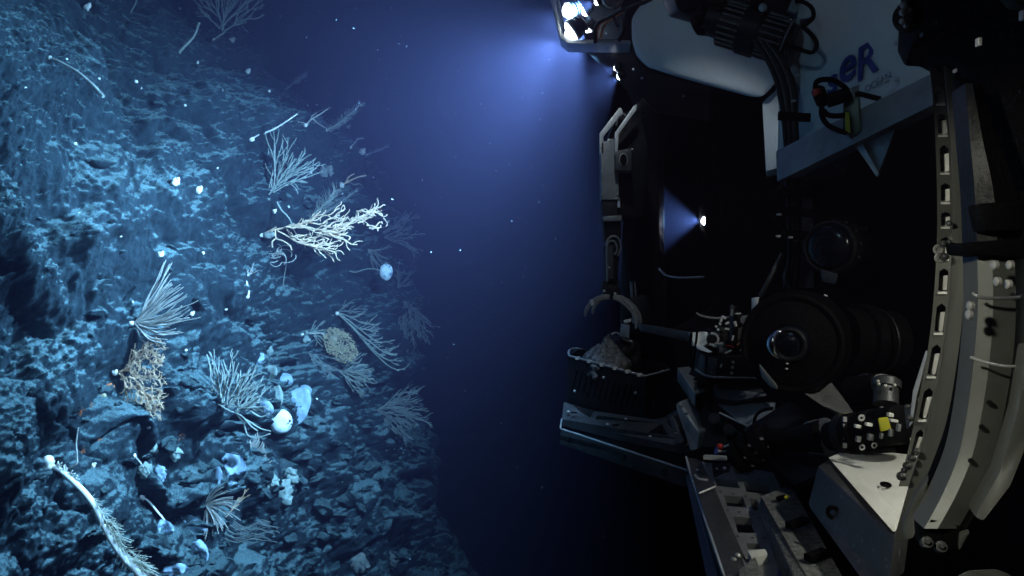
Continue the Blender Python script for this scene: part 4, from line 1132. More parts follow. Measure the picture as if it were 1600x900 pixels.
BR1 = empty("curved_bracket", P(1420, 830, 1.2), "slender curved metal bracket with a row of bright cut-outs along its inner edge", "metal bracket")
rows = [(1474, 1502, 90, 1.22), (1480, 1510, 160, 1.20), (1486, 1517, 230, 1.19), (1488, 1521, 300, 1.18), (1488, 1522, 370, 1.18), (1484, 1520, 450, 1.18), (1476, 1514, 530, 1.18), (1462, 1504, 610, 1.18), (1443, 1486, 690, 1.18), (1420, 1462, 760, 1.18), (1402, 1434, 824, 1.18), (1396, 1414, 846, 1.18)]
ribbon(dense(rows), "bracket_plate", "bracket", (0.01, 0.018, 0), BR1, bevel=0.002)
rows2 = [(1452, 1474, 105, 1.26), (1458, 1480, 160, 1.25), (1462, 1486, 230, 1.24), (1464, 1488, 300, 1.23), (1464, 1488, 370, 1.23), (1460, 1484, 450, 1.23), (1452, 1476, 530, 1.23), (1438, 1462, 610, 1.23), (1422, 1443, 690, 1.23), (1404, 1420, 760, 1.22)]
cuts = [(0.6, 1.05, .2, .85), (1.25, 1.75, .2, .85), (1.95, 2.6, .25, .85), (2.8, 3.25, .25, .85), (3.45, 3.8, .25, .85), (4.0, 4.45, .25, .85), (4.62, 5.1, .25, .85), (5.3, 5.9, .25, .85), (6.1, 6.75, .25, .85), (6.95, 7.6, .25, .85), (7.75, 8.35, .3, .85)]
ribbon(dense(rows2), "inner_flange", "bracket", (0.02, 0.035, 0), BR1, [(c_[0] * 5, c_[1] * 5, c_[2], c_[3]) for c_ in cuts])
# white lips and faces stand in for lamplight inside each cut-out
def rowat(rs, v):
    i = min(int(v), len(rs) - 2); f = v - i
    return [rs[i][k] * (1 - f) + rs[i + 1][k] * f for k in range(4)]
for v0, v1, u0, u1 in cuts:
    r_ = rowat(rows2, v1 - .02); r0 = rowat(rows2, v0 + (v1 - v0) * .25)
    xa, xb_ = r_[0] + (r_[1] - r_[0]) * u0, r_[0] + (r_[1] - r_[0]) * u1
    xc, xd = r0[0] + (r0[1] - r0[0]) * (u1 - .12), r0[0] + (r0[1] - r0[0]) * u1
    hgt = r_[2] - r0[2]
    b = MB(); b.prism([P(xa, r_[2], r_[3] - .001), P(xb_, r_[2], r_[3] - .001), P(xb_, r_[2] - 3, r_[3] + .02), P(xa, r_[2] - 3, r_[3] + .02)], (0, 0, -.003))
    part(b, "cutout_lit_lip", "white", BR1)
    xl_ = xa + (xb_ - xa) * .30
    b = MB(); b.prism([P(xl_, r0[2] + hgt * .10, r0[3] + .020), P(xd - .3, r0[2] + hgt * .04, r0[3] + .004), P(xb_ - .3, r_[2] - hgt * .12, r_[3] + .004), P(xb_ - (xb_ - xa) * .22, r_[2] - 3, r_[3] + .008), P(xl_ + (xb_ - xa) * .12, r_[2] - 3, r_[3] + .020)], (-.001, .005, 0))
    part(b, "cutout_lit_face", "white", BR1)
b = MB(); b.prism(poly([(1446, 548, 1.26), (1450, 548, 1.25), (1440, 590, 1.25), (1432, 620, 1.25), (1426, 660, 1.25), (1420, 668, 1.26), (1426, 610, 1.26)]), (.01, .01, 0)); part(b, "guard_strip", "alu", BR1, bevel=.002)
b = MB()
for x, yy, rr in ((1474, 402, .009), (1482, 349, .006), (1472, 382, .008), (1482, 379, .006), (1421, 654, .007), (1417, 636, .006), (1424, 716, .008), (1417, 728, .009), (1408, 744, .010), (1432, 705, .007), (1412, 735, .006)):
    b.lathe(P(x, yy, 1.17), P(x, yy, 1.17) + Vector((-.15, -1, .2)) * rr * 1.1, [(0, rr * .75), (.45, rr * .75), (.46, rr * .45), (.9, rr * .45), (1, rr * .3)], 8)
part(b, "bolt", "dark", BR1)
b = MB()
for x, yy in ((1468, 403), (1466, 390)): b.torus(P(x, yy, 1.17), (0, 1, 0), .006, .0022, 18, 6)
part(b, "bolt_ring", "steel", BR1)
b = MB(); b.prism(poly([(1412, 640, 1.3), (1424, 630, 1.28), (1430, 660, 1.26), (1416, 672, 1.27)]), (.02, .03, 0)); part(b, "clamp_block", "dark", BR1, bevel=.004)

BR2 = empty("curved_arm_cover", P(1480, 860, 1.0), "broad curved grey arm cover with small screw holes filling the right edge", "arm cover")
ribbon(dense([(1500, 1516, 120, 1.12), (1514, 1528, 240, 1.11), (1518, 1534, 370, 1.10), (1516, 1534, 480, 1.10), (1506, 1530, 570, 1.10), (1490, 1516, 660, 1.10), (1466, 1500, 730, 1.10), (1440, 1476, 790, 1.10)]), "gap_shade_strip", "rubber", (0.0, 0.02, 0), BR2)  # black strip added as the shaded gap between bracket and cover
rows = [(1508, 1534, 130, 1.05), (1516, 1560, 220, 1.03), (1523, 1588, 300, 1.02), (1527, 1600, 400, 1.0), (1528, 1602, 480, 1.0), (1522, 1598, 560, 1.0), (1512, 1584, 640, 1.0), (1498, 1566, 710, 1.0), (1474, 1542, 770, 1.0), (1444, 1510, 826, 1.0)]
def facets(rs, fr, name, mat, depth_off, parent):
    for k, (u0, u1, d0, d1) in enumerate(fr):
        bb = MB(); n_ = len(rs)
        pts = []
        for r_ in rs:
            w_ = r_[1] - r_[0]
            pts.append([P(r_[0] + w_ * u0, r_[2], r_[3] + d0), P(r_[0] + w_ * u1, r_[2], r_[3] + d1)])
        ba = []
        for a_q, b_q in pts: ba += [a_q, b_q, b_q + Vector((.01, .05, 0)), a_q + Vector((.01, .05, 0))]
        fsq = []
        for i in range(n_ - 1):
            for j in range(4):
                j2 = (j + 1) % 4
                fsq.append((i * 4 + j, i * 4 + j2, (i + 1) * 4 + j2, (i + 1) * 4 + j))
        fsq += [(0, 1, 2, 3), tuple((n_ - 1) * 4 + j for j in range(4))]
        bb.add(ba, fsq)
        part(bb, name, mat, parent, smooth=25)
lower = rows[3:]
facets(dense(lower), [(0, .32, .010, 0), (.322, .80, 0, 0.004), (.802, 1.0, .004, .05)], "cover_plate", "bracket", 0, BR2)
facets(dense(rows[:4]), [(0, .45, .012, 0), (.452, 1.0, 0, .02)], "cover_plate", "black", 0, BR2)
b = MB(); b.prism(poly([(1516, 378, .985), (1600, 372, .985), (1610, 404, .985), (1520, 396, .985)]), (0, .06, 0)); part(b, "strap", "rubber", BR2, bevel=.004)
b = MB(); b.prism(poly([(1530, 318, .99), (1600, 312, .99), (1606, 360, .99), (1540, 362, .99)]), (0, .03, 0)); part(b, "latch_plate", "rubber", BR2, bevel=.006)
b = MB()
for x, yy in ((1554, 414), (1558, 440), (1575, 444), (1578, 414), (1516, 478), (1514, 492)): b.lathe(P(x - 4, yy, .97), P(x + 5, yy, .97), [(0, .004), (.2, .006), (.8, .006), (1, .004)], 10)
part(b, "bolt", "steel", BR2)
b = MB()
for x, yy in ((1546, 629), (1534, 667), (1517, 720)): b.lathe(P(x, yy, .996), P(x, yy, 1.0), [(0, .0035), (1, .0035)], 12)
part(b, "screw_hole", "rubber", BR2) if False else part(b, "screw", "rubber", BR2)
b = MB(); b.tube(poly([(1516, 558, .985), (1540, 566, .98), (1570, 572, .98), (1600, 572, .985)]), .0018, 6); part(b, "seam_wire", "alu", BR2)
b = MB(); b.tube(poly([(1520, 458, .985), (1530, 464, .98), (1560, 466, .98), (1592, 464, .985), (1600, 456, .99)]), .0022, 6); part(b, "seam_wire", "grey", BR2)
b = MB(); b.prism(poly([(1408, 826, 1.08), (1430, 776, 1.06), (1452, 746, 1.06), (1448, 780, 1.06), (1428, 842, 1.06), (1414, 846, 1.07)]), (.02, .04, 0)); part(b, "end_plate", "bracket", BR2, bevel=.006)
b = MB(); b.prism(poly([(1438, 826, 1.02), (1456, 812, 1.0), (1510, 822, 1.0), (1500, 862, 1.0), (1440, 862, 1.02)]), (.02, .06, 0)); part(b, "end_block", "rubber", BR2, bevel=.008)
b = MB()
for x, yy in ((1447, 850), (1469, 857)): b.lathe(P(x, yy, .99), P(x + 3, yy - 4, .972), [(0, .008), (.5, .0085), (.75, .007), (.76, .004), (1, .003)], 10)
part(b, "bolt", "dark", BR2)
b = MB(); b.prism(poly([(1500, 838, .98), (1516, 832, .98), (1506, 852, .98), (1498, 862, .98)]), (.01, .02, 0)); part(b, "clamp_block", "bracket", BR2, bevel=.003)
b = MB(); b.prism(poly([(1522, 808, .96), (1560, 740, .95), (1590, 640, .94), (1606, 540, .94), (1640, 540, .94), (1620, 660, .94), (1580, 760, .94), (1536, 816, .95)]), (.02, .05, 0)); part(b, "cover_plate", "bracket", BR2, bevel=.006)
b = MB(); b.prism(poly([(1502, 896, .9), (1520, 888, .9), (1560, 886, .9), (1584, 895, .9), (1600, 930, .9), (1490, 930, .9)]), (.0, .03, -.02)); part(b, "base_foot", "bracket", BR2, bevel=.01)

# black mount in the top right corner
MNT = empty("arm_mount", P(1500, 60, 1.1), "black arm mount with shiny bolt in the top right corner", "arm mount")
def mp(b, name, mat, **k): return part(b, name, mat, k.pop("parent", MNT), **k)
b = MB(); b.prism(poly([(1416, -40, 1.2), (1470, -40, 1.1), (1700, -40, .95), (1700, 300, .95), (1590, 300, 1.1), (1560, 230, 1.12), (1524, 150, 1.14), (1500, 100, 1.16), (1450, 70, 1.2), (1424, 70, 1.2), (1412, 46, 1.22)]), (.05, .12, 0)); mp(b, "mount_plate", "rubber", bevel=.008)
b = MB(); b.lathe(P(1410, 26, 1.18), P(1426, 26, 1.2), [(0, .016), (.5, .024), (1, .026)], 18); mp(b, "pivot", "black")
b = MB()
for x, yy, rr in ((1411, 19, .006), (1410, 33, .005), (1413, 8, .006), (1416, 40, .004)): b.dome(P(x, yy, 1.165), (-.5, -1, 0), rr, .9, 10, 3)
mp(b, "bolt", "steel")
b = MB(); b.prism(poly([(1434, 0, 1.19), (1440, 0, 1.18), (1438, 60, 1.18), (1430, 52, 1.19)]), (.0, -.01, 0)); mp(b, "edge_plate", "dark", bevel=.002)
b = MB()
for x, yy, w, h in ((1529, 66, 5, 12), (1492, 111, 3, 6), (1598, 24, 6, 14)): b.box(P(x, yy, .93 + .12 * (x < 1500)), w * 1.0 / 1200, .008, h / 1200)
mp(b, "screw", "alu", bevel=.001)
b = MB(); b.prism(poly([(1566, -20, .92), (1620, -20, .92), (1620, 10, .92), (1590, 6, .92)]), (0, .02, 0)); mp(b, "green_label", "green", bevel=.004)


# ------------------------------------------------------------------ life on the slope
class Frame:
    """a growth frame at a spot on the rock: pixel-sized units of the photograph, turned into metres at that distance"""
    def __init__(s, px, py, lift=0.0):
        s.px, s.py = px, py
        s.p, s.n = hit(px, py)
        s.k = s.p.y / 1200.0
        s.p = s.p - s.n * 0.006
        s.out = Vector((0.55, -0.8, 0.1))
    def at(s, x, y, w=0.0):
        """x, y in photo pixels; w = metres out from the rock in pixels"""
        d = P(x, y, 1.0)
        base = s.p + Vector(((x - s.px) * s.k, 0, (s.py - y) * s.k))
        return base + s.out * (w * s.k)


def lerp2(a, b, t): return (a[0] + (b[0] - a[0]) * t, a[1] + (b[1] - a[1]) * t)


def smooth2(pts, n=6):
    """Catmull-Rom through 2-D pixel points"""
    out = []
    P_ = [pts[0]] + list(pts) + [pts[-1]]
    for i in range(1, len(P_) - 2):
        a, b, c, d = P_[i - 1], P_[i], P_[i + 1], P_[i + 2]
        for k in range(n):
            t = k / n
            out.append(tuple(0.5 * ((2 * b[j]) + (c[j] - a[j]) * t + (2 * a[j] - 5 * b[j] + 4 * c[j] - d[j]) * t * t + (3 * b[j] - a[j] - 3 * c[j] + d[j]) * t ** 3) for j in (0, 1)))
    out.append(tuple(pts[-1]))
    return out


def coral(name, base, label, cat, hold=4.0, hold_mat="c_white", group=None):
    f = Frame(*base)
    t = empty(name, f.p, label, cat, group)
    if hold:
        b = MB(); b.blob(f.p + f.out * hold * f.k * .4, hold * f.k, hold * f.k * .9, hold * f.k * 1.05, 2, .35, 1.6, base[0] * .1)
        part(b, "holdfast", hold_mat, t, smooth=60)
    return f, t


def add_branch(b, f, pts, r0, r1, w0, w1, sides=5):
    n = len(pts)
    ph = rnd.uniform(0, 6.28)
    P3 = [f.at(x, y, w0 + (w1 - w0) * i / max(n - 1, 1) + 0.6 * math.sin(ph + i * .7)) for i, (x, y) in enumerate(pts)]
    b.tube(P3, [(r0 + (r1 - r0) * i / max(n - 1, 1)) * f.k for i in range(n)], sides)


def grow(b, f, p, ang, length, r, w, depth, spread, ratio, every, drift=0.0, wig=0.14, taper=.55, dw=.25, rmin=.35, both=True, sidelen=.55):
    """branch in px units: side shoots leave at 'spread' and swing back towards the parent's direction"""
    seg = max(2.2, length / 9)
    n = max(3, int(length / seg))
    pts = [p]; a = ang; x, y = p
    slope = rnd.uniform(-dw, dw)
    shoots = []
    nxt = every * rnd.uniform(.3, .9); sd = rnd.choice((-1, 1))
    trav = 0
    ph = rnd.uniform(0, 6.28); sway = rnd.uniform(.05, .13)
    for i in range(n):
        a += rnd.gauss(0, wig) + drift / n + sway * math.sin(ph + i * .8)
        x += math.cos(a) * seg; y -= math.sin(a) * seg
        pts.append((x, y)); trav += seg
        if depth > 0 and trav > nxt and i < n - 1:
            nxt += every * rnd.uniform(.7, 1.3)
            sd = -sd if both else sd
            shoots.append(((x, y), a + sd * spread * rnd.uniform(.7, 1.25), (length - trav) * rnd.uniform(.6, 1.0) * sidelen + length * .16, sd, w + slope * trav))
    add_branch(b, f, pts, r, max(rmin, r * taper), w, w + slope * trav, 5 if r > .9 else 4)
    for q, a2, l2, sd, w2 in shoots:
        grow(b, f, q, a2, l2, max(rmin, r * ratio), w2, depth - 1, spread, ratio, every * .8, drift - sd * spread * .75, wig, taper, dw * 1.2, rmin, both, sidelen)


def crown(b, t, mat, name="branches"):
    return part(b, name, mat, t, smooth=80)


# -- top fan
f, t = coral("sea_fan", (334, 62), "tall grey branching sea fan cut by the top edge, white foot", "coral", 3.2)
b = MB()
for a, l in ((2.2, 60), (1.95, 75), (1.65, 80), (1.4, 85), (1.15, 82), (.9, 84), (.68, 88)):
    x, y = 334 + 14 * math.cos(.9), 62 - 14 * math.sin(.9)
    grow(b, f, (x + rnd.uniform(-3, 6), y - rnd.uniform(0, 6)), a, l, 1.25, 6, 2, .42, .8, 15, 0, .07, rmin=.7)
grow(b, f, (334, 62), .95, 22, 1.8, 2, 0, .4, .8, 99)
grow(b, f, (360, 42), .35, 34, 1.0, 6, 2, .45, .75, 10, .3, .08, rmin=.55)
grow(b, f, (376, 42), -1.1, 14, .8, 6, 1, .45, .75, 6, .3, .08, rmin=.5)
crown(b, t, "c_grey")
# -- grey club beside it
f, t = coral("whip_coral", (281, 82), "short thick grey whip left below the top sea fan", "coral", 3.0, "c_grey")
b = MB(); add_branch(b, f, smooth2([(281, 82), (290, 72), (300, 62), (307, 50), (310, 38)]), 2.4, 1.6, 0, 8, 6)
for k in range(60):
    u = rnd.random(); x, y = smooth2([(281, 82), (290, 72), (300, 62), (307, 50), (310, 38)])[int(u * 23)]
    add_branch(b, f, [(x, y), (x + rnd.uniform(-4, 4), y - rnd.uniform(0, 4))], .5, .3, u * 8, u * 8 + rnd.uniform(0, 4), 3)
crown(b, t, "c_grey")
f, t = coral("whip_coral", (204, 18), "faint thin whip at the top edge left of the sea fan", "coral", 1.5, "c_dim")
b = MB(); add_branch(b, f, smooth2([(204, 18), (210, 8), (213, -4)]), 1.3, .8, 0, 8, 5); crown(b, t, "c_dim")


def fuzzy_whip(base, pts, label, mat, r0, r1, hair, nh, hold=4, w=10, name="whip_coral", hold_mat="c_white", side=0, hmat=None, hr=.38):
    f, t = coral(name, base, label, "coral", hold, hold_mat)
    line = smooth2(pts, 8)
    b = MB(); add_branch(b, f, line, r0, r1, 1, w, 6)
    crown(b, t, mat, "stalk")
    if nh:
        b = MB()
        for k in range(nh):
            u = rnd.random() ** .8; i = min(int(u * (len(line) - 1)), len(line) - 2)
            (x, y), (x2, y2) = line[i], line[i + 1]
            a = math.atan2(y2 - y, x2 - x) + (rnd.choice((-1, 1)) if not side else side) * rnd.uniform(.25, 1.1)
            l = hair * rnd.uniform(.5, 1.1) * (1 - .5 * abs(u - .45))
            ww = 1 + (w - 1) * u
            add_branch(b, f, [(x, y), (x + math.cos(a) * l * .5, y + math.sin(a) * l * .5), (x + math.cos(a - .2) * l, y + math.sin(a - .2) * l)], hr, hr * .6, ww, ww + rnd.uniform(-l, l) * .5, 3)
        crown(b, t, hmat or mat, "polyp_fringe")
    return f, t


fuzzy_whip((393, 218), [(393, 218), (406, 211), (424, 205), (443, 194), (462, 181)], "long white whip with knobbly white foot slanting up to the right", "c_white", 1.7, .8, 4, 40, 4.2)
f, t = coral("whip_coral", (477, 196), "short white forked whip right of the long slanting white whip", "coral", 3.2)
b = MB(); add_branch(b, f, smooth2([(477, 196), (486, 187), (498, 180), (510, 172)]), 1.5, .8, 0, 8); add_branch(b, f, smooth2([(484, 189), (487, 182), (493, 178)]), .9, .6, 1, 6)
add_branch(b, f, smooth2([(478, 194), (470, 192), (463, 191)]), 1, .5, 1, 4); add_branch(b, f, smooth2([(488, 186), (500, 196), (512, 204)]), .8, .5, 1, 4); crown(b, t, "c_pale")
fuzzy_whip((510, 204), [(510, 204), (524, 197), (540, 185), (562, 165)], "pale feathery plume rising to the right beyond the forked whip", "c_grey", 1.1, .6, 13, 150, 2.2, 8, "sea_plume")
fuzzy_whip((446, 140), [(446, 140), (458, 131), (468, 124), (478, 116)], "small dim feathery plume high on the slope near its skyline", "c_dim", 1.1, .6, 8, 90, 0, 6, "sea_plume")
fuzzy_whip((500, 166), [(500, 166), (512, 162), (526, 158)], "dim little plume just above the forked white whip", "c_dim", 1.0, .6, 6, 60, 0, 6, "sea_plume")
f, t = coral("whip_coral", (534, 290), "white coral with two curved arms and lumpy foot right of centre slope", "coral", 4.2)
b = MB(); add_branch(b, f, smooth2([(534, 290), (543, 285), (556, 279), (570, 276)]), 1.6, 1, 1, 8); add_branch(b, f, smooth2([(541, 286), (544, 278), (552, 273)]), 1.3, .9, 1, 6); crown(b, t, "c_cream")
b = MB(); grow(b, f, (546, 286), -.2, 22, .7, 2, 1, .5, .7, 5, 0, .1); crown(b, t, "c_grey", "side_shoots")

# -- blue-grey spray above the big coral
f, t = coral("spray_coral", (420, 312), "blue grey spray of long upright branches above the large cream coral", "coral", 2.0, "c_grey")
b = MB()
for k in range(13):
    grow(b, f, (421 + rnd.uniform(-2, 6), 306 - rnd.uniform(0, 14)), rnd.uniform(.45, 1.4), rnd.uniform(50, 92), 1.0, 3, 1, .35, .8, 16, .1, .07, rmin=.6, sidelen=.6)
for k in range(6): grow(b, f, (452, 285), rnd.uniform(-1.0, .3), rnd.uniform(14, 30), .8, 5, 0, .4, .8, 9, -.3, .08, rmin=.55)
add_branch(b, f, smooth2([(432, 316), (440, 330), (450, 340), (456, 352)]), 1.6, 1, 2, 2)
crown(b, t, "c_grey")

# -- the large cream coral
f, t = coral("branching_coral", (409, 368), "largest coral, cream branches sweeping right from bright white foot at mid slope", "coral", 4.6)
b = MB()
trunks = [[(411, 366), (430, 360), (455, 356), (478, 357), (500, 364), (515, 370), (528, 380)],
          [(430, 360), (450, 356), (480, 350), (510, 356), (530, 360), (552, 345), (580, 332)],
          [(455, 357), (470, 352), (484, 344), (497, 333)],
          [(411, 366), (415, 360), (421, 354), (427, 345)], [(412, 366), (420, 362), (428, 358)],
          [(430, 361), (431, 374), (440, 378), (450, 386), (452, 393)],
          [(431, 374), (424, 379), (422, 389)],
          [(434, 362), (448, 370), (462, 380), (480, 386), (505, 392)], [(515, 370), (530, 368), (543, 372), (540, 378)]]
for k, pts in enumerate(trunks):
    add_branch(b, f, smooth2(pts), 1.5 if k < 3 else 1.2, 1.0, 2, 14, 6)
main = smooth2(trunks[1], 10); low = smooth2(trunks[0], 10); low2 = smooth2(trunks[7], 10)
def curl(x, y, a, l, r, w, bend, hook):
    """wavy arm that ends in a small hook"""
    pts = [(x, y)]; n = max(6, int(l / 3)); ph = rnd.uniform(0, 6.28)
    for i in range(n):
        u = i / n
        aa = a + bend * u + .35 * math.sin(ph + i * .9) + (hook * (u - .72) * 5 if u > .72 else 0)
        x += math.cos(aa) * l / n; y -= math.sin(aa) * l / n; pts.append((x, y))
    w1 = w + rnd.uniform(-12, 12)
    add_branch(b, f, pts, r, r * .8, w, w1, 6)
    return pts, w1
for k in range(46):
    src = (main, low, low2)[k % 3]
    x, y = src[rnd.randrange(12, len(src) - 1)]
    l = rnd.uniform(26, 52)
    if src is main: a_ = rnd.uniform(.05, .6) if x < 560 else rnd.uniform(-.5, .75)
    else: a_ = rnd.uniform(-.45, .35)
    if x > 560: l *= .6
    pts, w1 = curl(x, y, a_, l, rnd.uniform(.85, 1.15), rnd.uniform(4, 16), rnd.uniform(-.2, .5), rnd.choice((-1, 1, 1)) * rnd.uniform(.2, 1.4))
    for q in range(2):
        x2, y2 = pts[rnd.randrange(2, len(pts) - 2)]
        curl(x2, y2, a_ + rnd.choice((-1, 1)) * rnd.uniform(.5, 1.0), rnd.uniform(8, 20), .8, w1 - 4, rnd.uniform(-.8, .3), rnd.uniform(-1, 1.5))
for k in range(12):
    curl(552 + rnd.uniform(0, 32), 350 - rnd.uniform(-12, 22), rnd.uniform(-.6, .8), rnd.uniform(14, 26), 1.2, rnd.uniform(6, 18), .3, rnd.choice((-1, 1)) * 2)
crown(b, t, "c_cream")
b = MB(); b.blob(f.at(420, 368, 3), 10 * f.k, 6 * f.k, 6 * f.k, 2, .4, 2); crown(b, t, "c_grey", "encrusted_foot")

# -- curly tangle under it
f, t = coral("curly_coral", (425, 386), "curly ring shaped tangle of thin arms below the cream coral's foot", "coral", 2.2, "c_grey")
b = MB()
for k in range(11):
    cx, cy_ = 432 + rnd.uniform(-14, 14), 398 + rnd.uniform(-9, 9); rx, ry = rnd.uniform(8, 17), rnd.uniform(7, 14); a0 = rnd.uniform(0, 6.28)
    add_branch(b, f, [(cx + rx * math.cos(a0 + q * .32), cy_ + ry * math.sin(a0 + q * .32)) for q in range(rnd.randrange(8, 15))], .9, .6, 5, rnd.uniform(2, 12), 4)
crown(b, t, "c_pale")
f, t = coral("whip_coral", (443, 448), "thin straight stalk standing under the curly tangle", "coral", 1.2, "c_dim")
b = MB(); add_branch(b, f, [(443, 448), (444, 430), (447, 410)], .8, .6, 0, 6); crown(b, t, "c_grey")

# -- plumes behind the large coral
fuzzy_whip((472, 352), [(472, 352), (490, 335), (508, 318), (523, 298)], "blue plume rising just behind the large cream coral", "c_grey", 1.0, .6, 22, 130, 0, 4, "sea_plume", side=0)
fuzzy_whip((500, 340), [(500, 340), (520, 325), (540, 310), (557, 298)], "thin dim plume behind the cream coral's upper arms", "c_dim", .8, .5, 9, 60, 0, 3, "sea_plume")

# -- little white curl
f, t = coral("whip_coral", (387, 464), "small white curled whip with forked grey tip on a pale ledge", "coral", 2.8)
b = MB(); add_branch(b, f, smooth2([(387, 464), (389, 458), (386, 446), (384, 436), (387, 430)]), 1.6, 1.0, 1, 6); crown(b, t, "c_white", "stalk")
b = MB()
for a in (1.5, 1.2, .9, .6): grow(b, f, (387, 432), a, rnd.uniform(10, 20), .8, 5, 1, .4, .8, 6, 0, .1)
crown(b, t, "c_pale")

# -- straight haired brush
f, t = coral("brush_coral", (206, 506), "brush of straight pale strands sweeping up right from a bright white knob", "coral", 4.6)
b = MB()
tufts = [(.98, 112, .05, 10), (.82, 104, .0, 12), (.62, 96, .2, 9), (.28, 98, .55, 9), (.05, 86, .8, 10), (-.25, 74, 1.0, 9), (-.6, 62, 1.25, 8)]
for a0, L0, bend0, cnt in tufts:
    ph0 = rnd.uniform(0, 6.28)
    for k in range(cnt):
        L_ = L0 * rnd.uniform(.68, 1.04); bend = bend0 + rnd.gauss(0, .12)
        x, y = 211 + rnd.uniform(-1, 2), 506 + rnd.uniform(-2, 2); pts = [(x, y)]; aa = a0 - bend * .5 + rnd.gauss(0, .07)
        for i in range(14):
            aa += bend / 14 + .07 * math.sin(ph0 + i * .75 + k * .2) + rnd.gauss(0, .025)
            x += math.cos(aa) * L_ / 14; y -= math.sin(aa) * L_ / 14; pts.append((x, y))
        add_branch(b, f, pts, 1.15, .7, 3, 3 + rnd.uniform(0, 20), 5)
crown(b, t, "c_pale", "strands")
# -- tan bush
f, t = coral("bushy_coral", (179, 583), "dense tan crinkled bush hanging below the straight haired brush", "coral", 5.0)
b = MB()
for (x0, y0, a, l) in ((185, 583, .2, 30), (185, 584, -.5, 40), (188, 582, .8, 45), (190, 585, -1.0, 60), (195, 580, .45, 60), (200, 590, -.6, 60), (200, 575, 1.2, 40), (205, 600, -1.1, 45)):
    grow(b, f, (x0, y0), a, l, 1.4, 4, 1, .6, .8, 9, 0, .2, rmin=.7)
for k in range(165):
    v = rnd.random(); y = 538 + 112 * v
    xl = 206 - 14 * math.sin(v * 3.1) + max(0, v - .55) * 50; xr = 256 - 8 * abs(math.sin(v * 5)) - max(0, v - .5) * 12
    x = rnd.uniform(xl, xr)
    grow(b, f, (x, y), rnd.uniform(-1.3, 1.3), rnd.uniform(7, 16), .65, rnd.uniform(3, 20), 1, .8, .85, 4.5, rnd.uniform(-1, 1), .35, rmin=.55)
crown(b, t, "c_tan")

# -- orange growths
def lump(base, r, label, cat, mat, name, n=3, seed=0, flat=.7, group=None, off=.5):
    f = Frame(*base)
    b = MB()
    for k in range(n):
        a = rnd.uniform(0, 6.28); d = r * rnd.uniform(0, .8) if k else 0
        b.blob(f.at(base[0] + d * math.cos(a), base[1] + d * math.sin(a), r * off * .5), r * f.k * rnd.uniform(.6, 1), r * f.k * flat, r * f.k * rnd.uniform(.6, 1), 3 if r > 5 else 2, .55, 1.7, seed + k)
    o = b.build(name, M[mat], None, 70)
    return tag(o, label, cat, group)
lump((171, 606), 7, "bright orange round lump beside the tan bush's white foot", "sponge", "orange_life", "orange_sponge", 4, 1)
lump((160, 618), 5, "dull brownish lump below the bright orange lump", "sponge", "c_ochre", "brown_sponge", 3, 2)
for base, lab, mt in (((142, 636), "reddish spindly sea lily left below the orange lump", "orange_life"), ((126, 642), "small rusty sea lily farthest left of the orange ones", "orange_life"), ((155, 688), "thin armed orange sea lily on a pale ledge", "orange_life"),
                      ((127, 705), "orange sea lily beside the thin bent stalk", "orange_life"), ((281, 680), "faint red sea lily on blue grey rubble", "orange_life")):
    f, t = coral("sea_lily", base, lab, "sea lily", 1.6, mt, "orange sea lilies on the rock")
    b = MB()
    for k in range(9):
        a = rnd.uniform(0, 6.28); add_branch(b, f, [(base[0], base[1]), (base[0] + 4 * math.cos(a), base[1] + 5 * math.sin(a)), (base[0] + 7 * math.cos(a + .4), base[1] + 9 * math.sin(a + .4))], .7, .35, 1, rnd.uniform(1, 6), 4)
    crown(b, t, mt, "arms")

# -- big near stalk at the bottom left
f, t = fuzzy_whip((74, 727), [(74, 727), (92, 735), (112, 752), (132, 772), (148, 795), (164, 828), (185, 862), (222, 902)], "long bright white stalk with fringed lower half in the bottom left corner", "c_white", 3.8, 6.0, 0, 0, 9.5, 26, "stalked_coral")
line = smooth2([(140, 785), (150, 800), (164, 828), (185, 862), (222, 902)], 10)
b = MB()
for k in range(300):
    u = rnd.random() ** .7; x, y = line[min(int(u * (len(line) - 1)), len(line) - 1)]
    a = rnd.uniform(-1.9, 1.2); l = rnd.uniform(8, 34) * (.5 + .6 * u)
    add_branch(b, f, [(x, y), (x + l * .5 * math.cos(a), y + l * .5 * math.sin(a) - 2), (x + l * math.cos(a + .5), y + l * math.sin(a + .5) * .9)], .6, .35, 14 + 10 * u, 14 + 10 * u + rnd.uniform(-6, 10), 4)
crown(b, t, "c_fuzz", "polyp_fringe")["kind"] = "stuff"
b = MB()
for k in range(24):
    u = rnd.random(); x, y = 84 + 30 * u, 726 + 28 * u
    a = rnd.uniform(-2.0, .2); l = rnd.uniform(5, 13)
    add_branch(b, f, [(x, y), (x + l * math.cos(a), y + l * math.sin(a))], 1.6, .8, 4, 4 + rnd.uniform(0, 6), 5)
b.blob(f.at(74, 722, 6), 9 * f.k, 8 * f.k, 8 * f.k, 2, .5, 1.7, 3.3)
crown(b, t, "c_white", "knobs")
f, t = coral("whip_coral", (98, 735), "thin bent pale stalk hooking up beside the big white stalk's head", "coral", 2.0)
b = MB(); add_branch(b, f, smooth2([(98, 735), (108, 731), (118, 724), (118, 708), (117, 692), (120, 668)]), 1.6, .9, 4, 10); add_branch(b, f, smooth2([(102, 733), (100, 727), (96, 722)]), 1.4, .8, 4, 8); crown(b, t, "c_pale")
fuzzy_whip((76, 90), [(76, 90), (98, 100), (124, 116), (146, 136), (160, 152)], "long dim stalk slanting down on the shaded upper left rock", "c_dim", 2.2, 3.0, 7, 70, 3.6, 5, "stalked_coral", "c_grey")
f, t = coral("whip_coral", (210, 712), "tiny white club among lumpy pale rubble", "coral", 3.6)
b = MB(); add_branch(b, f, smooth2([(210, 712), (217, 720), (224, 730)]), 1.4, 1.1, 1, 6); crown(b, t, "c_pale")
